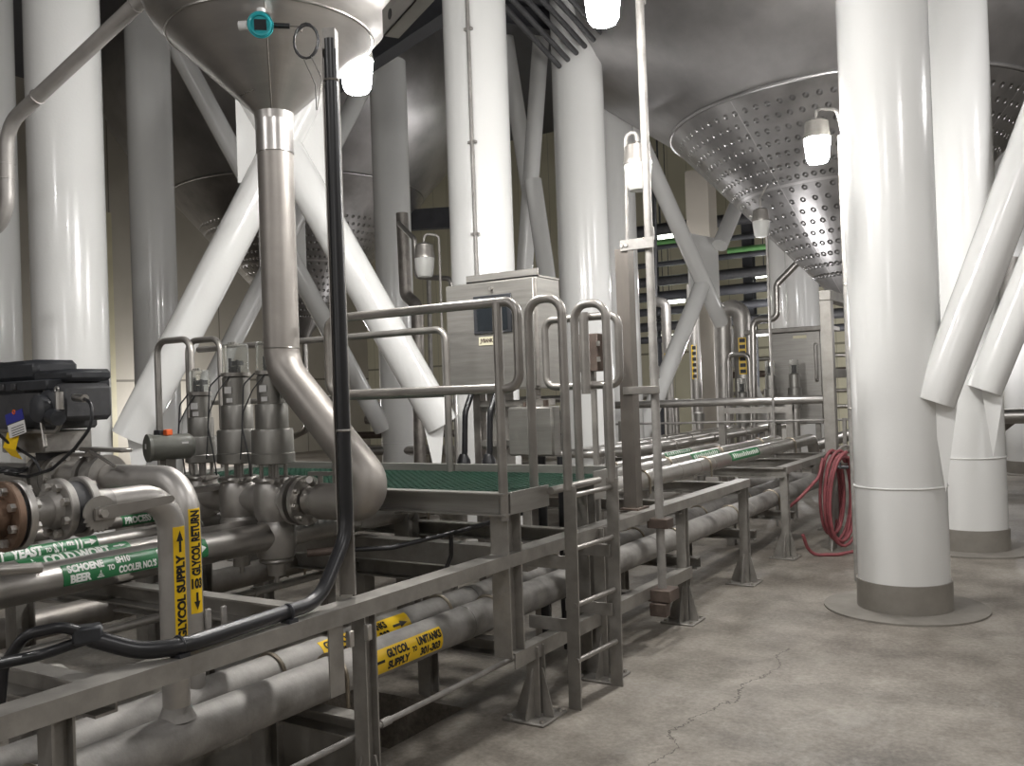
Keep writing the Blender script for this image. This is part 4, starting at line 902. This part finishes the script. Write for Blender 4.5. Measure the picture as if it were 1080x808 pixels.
# ================================================================== RED HOSE ON ITS POST
hp = thing('hose_post', 'rusty square post with a top bar, holding the red hose', 'post', (-2.1, 9.2, 0))
part(hp, 'upright', MB().box(-2.16, -2.05, 9.12, 9.23, 0, 2.42, .006), 'frame')
part(hp, 'top_bar', MB().box(-2.16, -2.05, 9.12, 10.3, 2.42, 2.52, .006), 'frame')
part(hp, 'upright', MB().box(-2.16, -2.05, 10.19, 10.30, 0, 2.42, .006), 'frame')
part(hp, 'mid_bar', MB().box(-2.15, -2.06, 9.2, 10.3, 1.66, 1.75, .006), 'frame')
part(hp, 'gusset', MB().prism([(-2.10, 9.12, .3), (-2.10, 8.95, 0.0), (-2.10, 9.4, 0.0), (-2.10, 9.23, .3)], (.012, 0, 0)), 'frame')
part(hp, 'hose_hook', MB().cyl((-2.05, 9.1, .92), (-1.85, 8.95, .97), .02, 12).torus((-1.95, 9.02, .92), (.8, -.6, 0), .09, .012, 24, 8), 'dark_pipe')
hs = thing('water_hose', 'coiled red rubber hose hanging from the post, its end trailing on the floor', 'hose', (-2.0, 9.0, 0))
P = []; hc = V((-2.04, 9.0, .56)); d1 = V((.62, .78, 0)); d2 = V((.79, -.62, 0))
for i in range(7*28+1):
    a = 2*PI*i/28; k = i/28
    P.append(hc+d1*(math.sin(a)*(.10+.012*k+.02*math.sin(k*2.3)))+d2*(-.10+.034*k+.03*math.cos(a))+V((0, 0, math.cos(a)*(.375+.03*math.sin(k*1.9))-.02*k*(1-math.cos(a))*.5)))
part(hs, 'coil', MB().tube(P, .0155, 10), 'hose')
part(hs, 'trailing_end', MB().tube([hc+V((.08, .1, .30)), (-1.80, 8.98, .30), (-1.80, 8.86, .05), (-1.98, 8.72, .016), (-2.18, 8.62, .016), (-2.22, 8.55, .10), (-2.24, 8.5, .22)], .0155, 10, .12), 'hose')
part(hs, 'feed_end', MB().tube([hc+V((-.10, -.06, .33)), (-2.16, 8.85, .72), (-2.28, 8.62, .55), (-2.45, 8.6, .40)], .0155, 10, .15), 'hose')

# ================================================================== FAR EQUIPMENT
# horizontal steel pipe and guard rod across the back of the rack
bp = thing('process_pipe', 'horizontal steel pipe crossing behind the rack at waist height', 'pipe', (-3.8, 11, 1.4))
part(bp, 'pipe_run', MB().tube([(-5.6, 11, 1.41), (-2.58, 11, 1.42)], .05, 20), 'tube')
for x in (-3.84, -3.0): part(bp, 'support_leg', MB().box(x-.04, x+.04, 10.97, 11.05, 0, 1.37), 'frame')
part(bp, 'frame_beam', MB().box(-3.84, -2.96, 10.98, 11.04, 1.27, 1.345), 'frame')
gr = thing('guard_rod', 'thin horizontal guard rod across the far end of the rack', 'rail', (-3.7, 10.9, 1.15))
part(gr, 'rod', MB().cyl((-5.3, 10.9, 1.16), (-2.2, 10.9, 1.18), .014, 10), 'galv')
for x in (-5.2, -2.35): part(gr, 'post', MB().box(x-.02, x+.02, 10.88, 10.92, 0, 1.2), 'frame')

fc = thing('process_cabinet', 'far plain steel cabinet below the far white column', 'cabinet', (-3.7, 14.2, 0))
part(fc, 'body', MB().box(-4.10, -3.32, 14.0, 14.5, 1.0, 2.40, .01), 'stainless')
part(fc, 'lintel', MB().box(-4.45, -3.15, 13.9, 14.55, 2.40, 2.47, .008), 'frame')
part(fc, 'name_plate', MB().box(-3.72, -3.52, 13.99, 14.0, 2.30, 2.345), 'cream_label')
part(fc, 'stand', MB().box(-4.05, -3.98, 14.05, 14.12, 0, 1.0).box(-3.45, -3.38, 14.05, 14.12, 0, 1.0), 'frame')
part(fc, 'handle', MB().tube([(-3.38, 13.98, 1.65), (-3.38, 13.92, 1.65), (-3.38, 13.92, 2.2), (-3.38, 13.98, 2.2)], .02, 8, .05), 'tube')
def far_valve(x, y, z0, label, s=1):
    t = thing('process_valve', label, 'valve', (x, y, z0), 'far pneumatic valves')
    part(t, 'actuator', MB().lathe((x, y, z0), (0, 0, 1), [(.09*s, 0), (.10*s, .1*s), (.10*s, .3*s), (.075*s, .31*s), (.075*s, .5*s), (.05*s, .52*s)], 20), 'greymetal')
    part(t, 'clear_cover', MB().cyl((x, y, z0+.52*s), (x, y, z0+.72*s), .07*s, 16), 'clear')
    part(t, 'indicator', MB().cyl((x, y, z0+.52*s), (x, y, z0+.64*s), .03*s, 8), 'charcoal')
    part(t, 'stem', MB().cyl((x, y, 0), (x, y, z0), .06*s, 14), 'tube')
far_valve(-3.98, 13.6, 1.25, 'far valve with clear cap before the left half of the far cabinet'); far_valve(-3.62, 13.6, 1.25, 'far valve with clear cap before the right half of the far cabinet')
far_valve(-4.35, 13.4, 1.0, 'far valve left of the far cabinet, lowest of the three')

def upipe(label, pts, r, mat='tube', b=None, group='far bent pipes', lab=None):
    t = thing('process_pipe', label, 'pipe', pts[0], group); part(t, 'pipe_run', MB().tube(pts, r, 18, b or r*2.5), mat)
    if lab:
        p = V(lab[0]); k = MB(); n = 6; q = V((-p.x, -p.y, 0)).normalized(); s = q.cross(V((0, 0, 1)))
        o = part(t, 'pipe_label', MB().obox(p+q*(r*.86)+V((0, 0, lab[1]/2)), s*r*.45, q*r*.16, V((0, 0, lab[1]/2))), 'yellow')
        for i in range(n): k.obox(p+q*(r*1.02+.003)+V((0, 0, lab[1]*(i+.5)/n)), s*r*.32, q*.002, V((0, 0, lab[1]/n*.3)))
        part(o, 'lettering', k, 'ink')
def y15(u, v, y=15.0): return AY(u, v, y)
def fl(p): return V((p.x, p.y, .01))
upipe('far inverted-U pipe with yellow label, left of the far cabinet', [fl(y15(765, 470, 14.6)), y15(762, 325, 14.6), y15(782, 325, 14.6), fl(y15(786, 470, 14.6))], .14, 'matte_tube', .22, 'far bent pipes', (y15(784, 395, 14.6), .6))
upipe('far thin pipe loop standing left of the far cabinet', [fl(y15(767, 425, 14.2)), y15(768, 374, 14.2), y15(790, 374, 14.2), fl(y15(791, 425, 14.2))], .04, 'tube', .1)
upipe('far bright pipe rising and bending right under the dimpled cone', [fl(y15(793, 420, 13.8)), y15(794, 337, 13.8), y15(820, 337, 13.8), y15(819, 300, 13.8), y15(856, 262, 13.8)], .05, 'tube', .12)
upipe('far vertical pipe with yellow label beside the cream column', [fl(y15(735, 420, 15.2)), y15(730, 300, 15.2)], .10, 'matte_tube', .1, 'far bent pipes', (y15(733, 400, 15.2), .6))
upipe('far vertical pipe with yellow label left of the lower far brace', [fl(y15(706, 430, 15.4)), y15(702, 320, 15.4), y15(690, 318, 15.4)], .09, 'matte_tube', .1, 'far bent pipes', (y15(704, 402, 15.4), .5))
upipe('far conduit hooking left of the lower far brace', [y15(690, 160, 15.6), y15(692, 335, 15.6), y15(700, 338, 15.6), fl(y15(700, 338, 15.6))], .03, 'charcoal', .06)
solo('cream_column', 'far cream painted square column behind the far square plate', 'column', MB().obox(AY(745, 360, 16.4)*1, (.22, 0, 0), (0, .22, 0), (0, 0, 3.2)), 'tan')
o_ = bpy.context.scene.collection.objects[-1]
# bar across near the cabinet column with hooked conduit
upipe('bent conduit between the shaded column and the cabinet column', [AY(420, 235, 8.4), AY(437, 252, 8.4), AY(439, 292, 8.4), AY(476, 294, 8.4), fl(AY(476, 294, 8.4))], .03, 'tube', .08)
upipe('dim vertical pipe behind the bent conduit', [AY(424, 225, 10.5), AY(428, 312, 10.5), AY(440, 322, 10.5), fl(AY(442, 480, 10.5))], .09, 'dark_pipe', .15)
upipe('straight dim pipe just right of the dim vertical pipe', [AY(452, 290, 9.8), fl(AY(456, 480, 9.8))], .03, 'galv')
# overhead cable-pipe bundle and dark beams near the ceiling
for i in range(6):
    solo('ceiling_pipe', ['lowest', 'second lowest', 'third', 'fourth', 'fifth', 'topmost'][i]+' thin pipe of the overhead bundle in the column gap', 'pipe', MB().cyl(AY(470+9*i, -60-7*i, 6.6), AY(590+9*i, 70-7*i, 9.3), .030, 10), 'charcoal', 'overhead pipe bundle')
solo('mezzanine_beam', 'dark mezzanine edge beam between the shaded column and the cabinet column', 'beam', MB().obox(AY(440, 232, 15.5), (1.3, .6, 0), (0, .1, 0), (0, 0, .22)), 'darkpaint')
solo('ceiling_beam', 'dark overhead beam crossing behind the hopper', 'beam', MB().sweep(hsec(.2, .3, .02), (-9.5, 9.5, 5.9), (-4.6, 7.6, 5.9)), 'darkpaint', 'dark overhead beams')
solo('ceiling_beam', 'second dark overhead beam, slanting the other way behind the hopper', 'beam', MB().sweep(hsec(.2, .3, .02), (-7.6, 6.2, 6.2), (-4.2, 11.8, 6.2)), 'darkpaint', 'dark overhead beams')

# far pipe gallery: dark steel racks with many pipes
rnd = random.Random(3)
def gallery(name_, label, x0, x1, y, zs, r0=.06, mat=('darkpaint', 'charcoal', 'dark_pipe'), group='gallery pipes'):
    for i, z in enumerate(zs):
        r = r0*rnd.uniform(.6, 1.5); yy = y-r
        solo(name_, label % (['lowest', 'second', 'third', 'fourth', 'fifth', 'sixth', 'seventh', 'eighth', 'ninth', 'tenth'][i]), 'pipe', MB().cyl((x0, yy, z), (x1, yy, z), r, 14), mat[i % len(mat)], group)
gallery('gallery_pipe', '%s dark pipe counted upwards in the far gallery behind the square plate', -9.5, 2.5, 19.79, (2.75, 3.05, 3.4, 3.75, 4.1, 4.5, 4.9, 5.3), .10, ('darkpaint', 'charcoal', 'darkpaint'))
gallery('wall_pipe', '%s steel pipe counted upwards along the far cream wall', -9, 3, 24.0, (1.0, 1.4, 1.9, 2.3), .06, ('tube', 'dark_pipe', 'rust'), 'pipes on the far wall')
for i, (a, b, z, c) in enumerate(((-9.4, -7.0, 5.0, 'greenpaint'), (-6.6, -3.6, 4.62, 'greenpaint'), (-3.2, 1.5, 4.3, 'greenpaint'))):
    solo('green_pipe', ['left', 'middle', 'right'][i]+' green painted pipe in the far gallery', 'pipe', MB().cyl((a, 19.72, z), (b, 19.72, z), .07, 14), c, 'green gallery pipes')
for i, (u_, v_, w_) in enumerate(((695, 250, 18), (700, 357, 12), (705, 418-100, 20), (950-160, 218+0, 20), (805, 290, 20), (790, 305, 16))):
    p = AY(u_, v_, 20.3)
    t = thing('tube_light', 'lit fluorescent fitting in the far gallery, number %d from the left' % (i+1) if False else ['lit far light left of the square plate, upper one', 'lit far light left of the square plate, lowest one', 'lit far light left of the square plate, middle one', 'lit far light right of the square plate, upper one', 'lit far light right of the square plate, middle one', 'lit far light right of the square plate, lowest one'][i], 'light', p, 'far gallery lights')
    part(t, 'tray', MB().box(p.x-.42, p.x+.42, p.y+.02, p.y+.10, p.z-.04, p.z+.10), 'paper'); part(t, 'tube', MB().cyl((p.x-.4, p.y, p.z), (p.x+.4, p.y, p.z), .06, 10), 'tubelight')
    part(t, 'hanger', MB().cyl((p.x, p.y+.06, p.z+.1), (p.x, p.y+.06, 9.4), .012, 6), 'darkpaint')
for i, x in enumerate((-8.5, -6.2, -3.1, -1.0, 1.2)):
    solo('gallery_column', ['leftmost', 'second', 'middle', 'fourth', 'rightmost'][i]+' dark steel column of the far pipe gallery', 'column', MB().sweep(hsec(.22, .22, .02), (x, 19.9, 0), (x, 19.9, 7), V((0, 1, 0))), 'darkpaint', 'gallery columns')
# low clutter: manifold behind the rack and far left
for i in range(9):
    x = -7.2+i*.32; y = 12.8+rnd.uniform(-.6, .6); h = rnd.uniform(.9, 1.35); r = rnd.uniform(.03, .07)
    t = thing('manifold_riser', ['leftmost', 'second', 'third', 'fourth', 'fifth', 'sixth', 'seventh', 'eighth', 'rightmost'][i]+' short valve riser of the low manifold behind the rack', 'pipe', (x, y, 0), 'manifold risers')
    part(t, 'pipe_run', MB().cyl((x, y, 0), (x, y, h), r, 14), 'tube'); part(t, 'flange', MB().cyl((x, y, h*.8), (x, y, h*.8+.03), r*1.8, 18), 'cast'); part(t, 'valve_top', MB().lathe((x, y, h), (0, 0, 1), [(r*1.3, 0), (r*1.3, .12), (r*.6, .14)], 14), 'greymetal')
for i, z in enumerate((.5, .75, 1.0, 1.25, 1.5)):
    solo('manifold_pipe', ['lowest', 'second', 'third', 'fourth', 'topmost'][i]+' pipe counted upwards in the low stack behind the shaded columns', 'pipe', MB().cyl((-10.5, 11.0+.3*i, z), (-5.6, 12.2+.3*i, z), .06+.015*(i % 2), 14), ('dark_pipe', 'tube', 'rust')[i % 3], 'low manifold stack')
for i, x in enumerate((-9.8, -8.2, -6.4)):
    solo('manifold_stand', ['left', 'middle', 'right'][i]+' stand of the low pipe stack', 'stand', MB().box(x-.04, x+.04, 11.9, 12.0, 0, 1.7).box(x-.04, x+.04, 12.8, 12.9, 0, 1.7), 'frame', 'low manifold stack stands')
# right-hand far pipes
upipe('far fat pipe elbow between the near brace and second column at right', [(-2.0, 14.4, 2.15), (-1.0, 14.7, 2.2), (-.8, 14.8, 3.3)], .15, 'matte_tube', .4, 'far right pipes')
upipe('far horizontal pipe low at the right edge', [(-2.2, 14.4, 1.04), (1.0, 15.0, 1.05)], .11, 'tube', None, 'far right pipes')
upipe('far slanting pipe dropping below the low right pipe', [(-.9, 14.9, 1.0), (-1.5, 14.5, .5), (-1.9, 14.3, .1)], .09, 'dark_pipe', .2, 'far right pipes')
for i, z in enumerate((1.9, 2.45, 2.75)): solo('wall_pipe', ['lowest', 'middle', 'topmost'][i]+' dark pipe seen between the two right-hand braces', 'pipe', MB().cyl((-3.0, 18.3, z), (4.5, 18.6, z), .09, 14), ('dark_pipe', 'tube', 'charcoal')[i], 'pipes behind the right braces')
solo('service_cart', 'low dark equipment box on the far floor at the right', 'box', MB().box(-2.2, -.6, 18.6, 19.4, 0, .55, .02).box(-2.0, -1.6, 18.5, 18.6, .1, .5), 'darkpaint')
# far left: door panels and bottle-like gear
dp = thing('door_panel', 'tall pale wall panel far behind the bright left column', 'panel', (-20.9, 14, 0))
part(dp, 'leaf', MB().box(-20.98, -20.9, 13.3, 14.0, .02, 6.4), 'tan'); part(dp, 'frame', MB().box(-20.98, -20.88, 14.0, 14.2, .02, 6.6), 'cream')
fx = thing('fire_extinguisher', 'small dark cylinder by the wall right of the bright left column', 'cylinder', (-12.5, 8.3, 0))
part(fx, 'bottle', MB().lathe((-12.6, 8.2, 0), (0, 0, 1), [(.10, 0), (.11, .02), (.11, 1.5), (.05, 1.62)], 20), 'charcoal'); part(fx, 'valve', MB().cyl((-12.6, 8.2, 1.62), (-12.6, 8.2, 1.75), .03, 10), 'bolt')

# ================================================================== LIGHT
def area(p, sx, sy, e, rot=(0, 0, 0), col=(1, .97, .93)):
    l = bpy.data.lights.new('ceiling_luminaire', 'AREA'); l.shape = 'RECTANGLE'; l.size = sx; l.size_y = sy; l.energy = e; l.color = col
    o = bpy.data.objects.new('ceiling_luminaire', l); o.location = p; o.rotation_euler = rot; COL.objects.link(o)
def point(p, e, r=.1, col=(1, .98, .975)):  # bare unseen point light, no fitting modelled
    l = bpy.data.lights.new('unseen_hall_light', 'POINT'); l.energy = e; l.shadow_soft_size = r; l.color = col
    o = bpy.data.objects.new('unseen_hall_light', l); o.location = p; COL.objects.link(o)
point((-.4, .2, 4.6), 115); point((2.6, 3.2, 4.6), 150); point((-4.6, -1.4, 4.8), 115); point((1.8, 8.5, 4.4), 150); point((-1.0, -2.6, 3.2), 70, .4); point((-5.5, -2.4, 2.4), 50, .4)  # overhead hall lamps out of view; last two added to brighten camera-facing steel
point((-5.6, 14.5, 3.4), 70); point((-3.4, 10.4, 2.3), 45, .3); point((-19.5, 15.5, 1.3), 220); point((-10.5, 15.5, 1.2), 40); point((-1.5, 16.5, 2.6), 80); point((-5.5, 18.2, 2.0), 200); point((-3, 21.5, 2.0), 120)  # unseen fills added to brighten the far hall, its walls and clutter
w = bpy.data.worlds.new('world'); SC.world = w; w.use_nodes = True; w.node_tree.nodes['Background'].inputs[0].default_value = (.5, .5, .55, 1); w.node_tree.nodes['Background'].inputs[1].default_value = .3
SC.view_settings.view_transform = 'Standard'; SC.view_settings.look = 'None'; SC.view_settings.gamma = 1; SC.view_settings.use_curve_mapping = False
SC.view_settings.exposure = 0.05
SC.cycles.use_denoising = True
SC.cycles.max_bounces = 8
SC.cycles.sample_clamp_indirect = 6
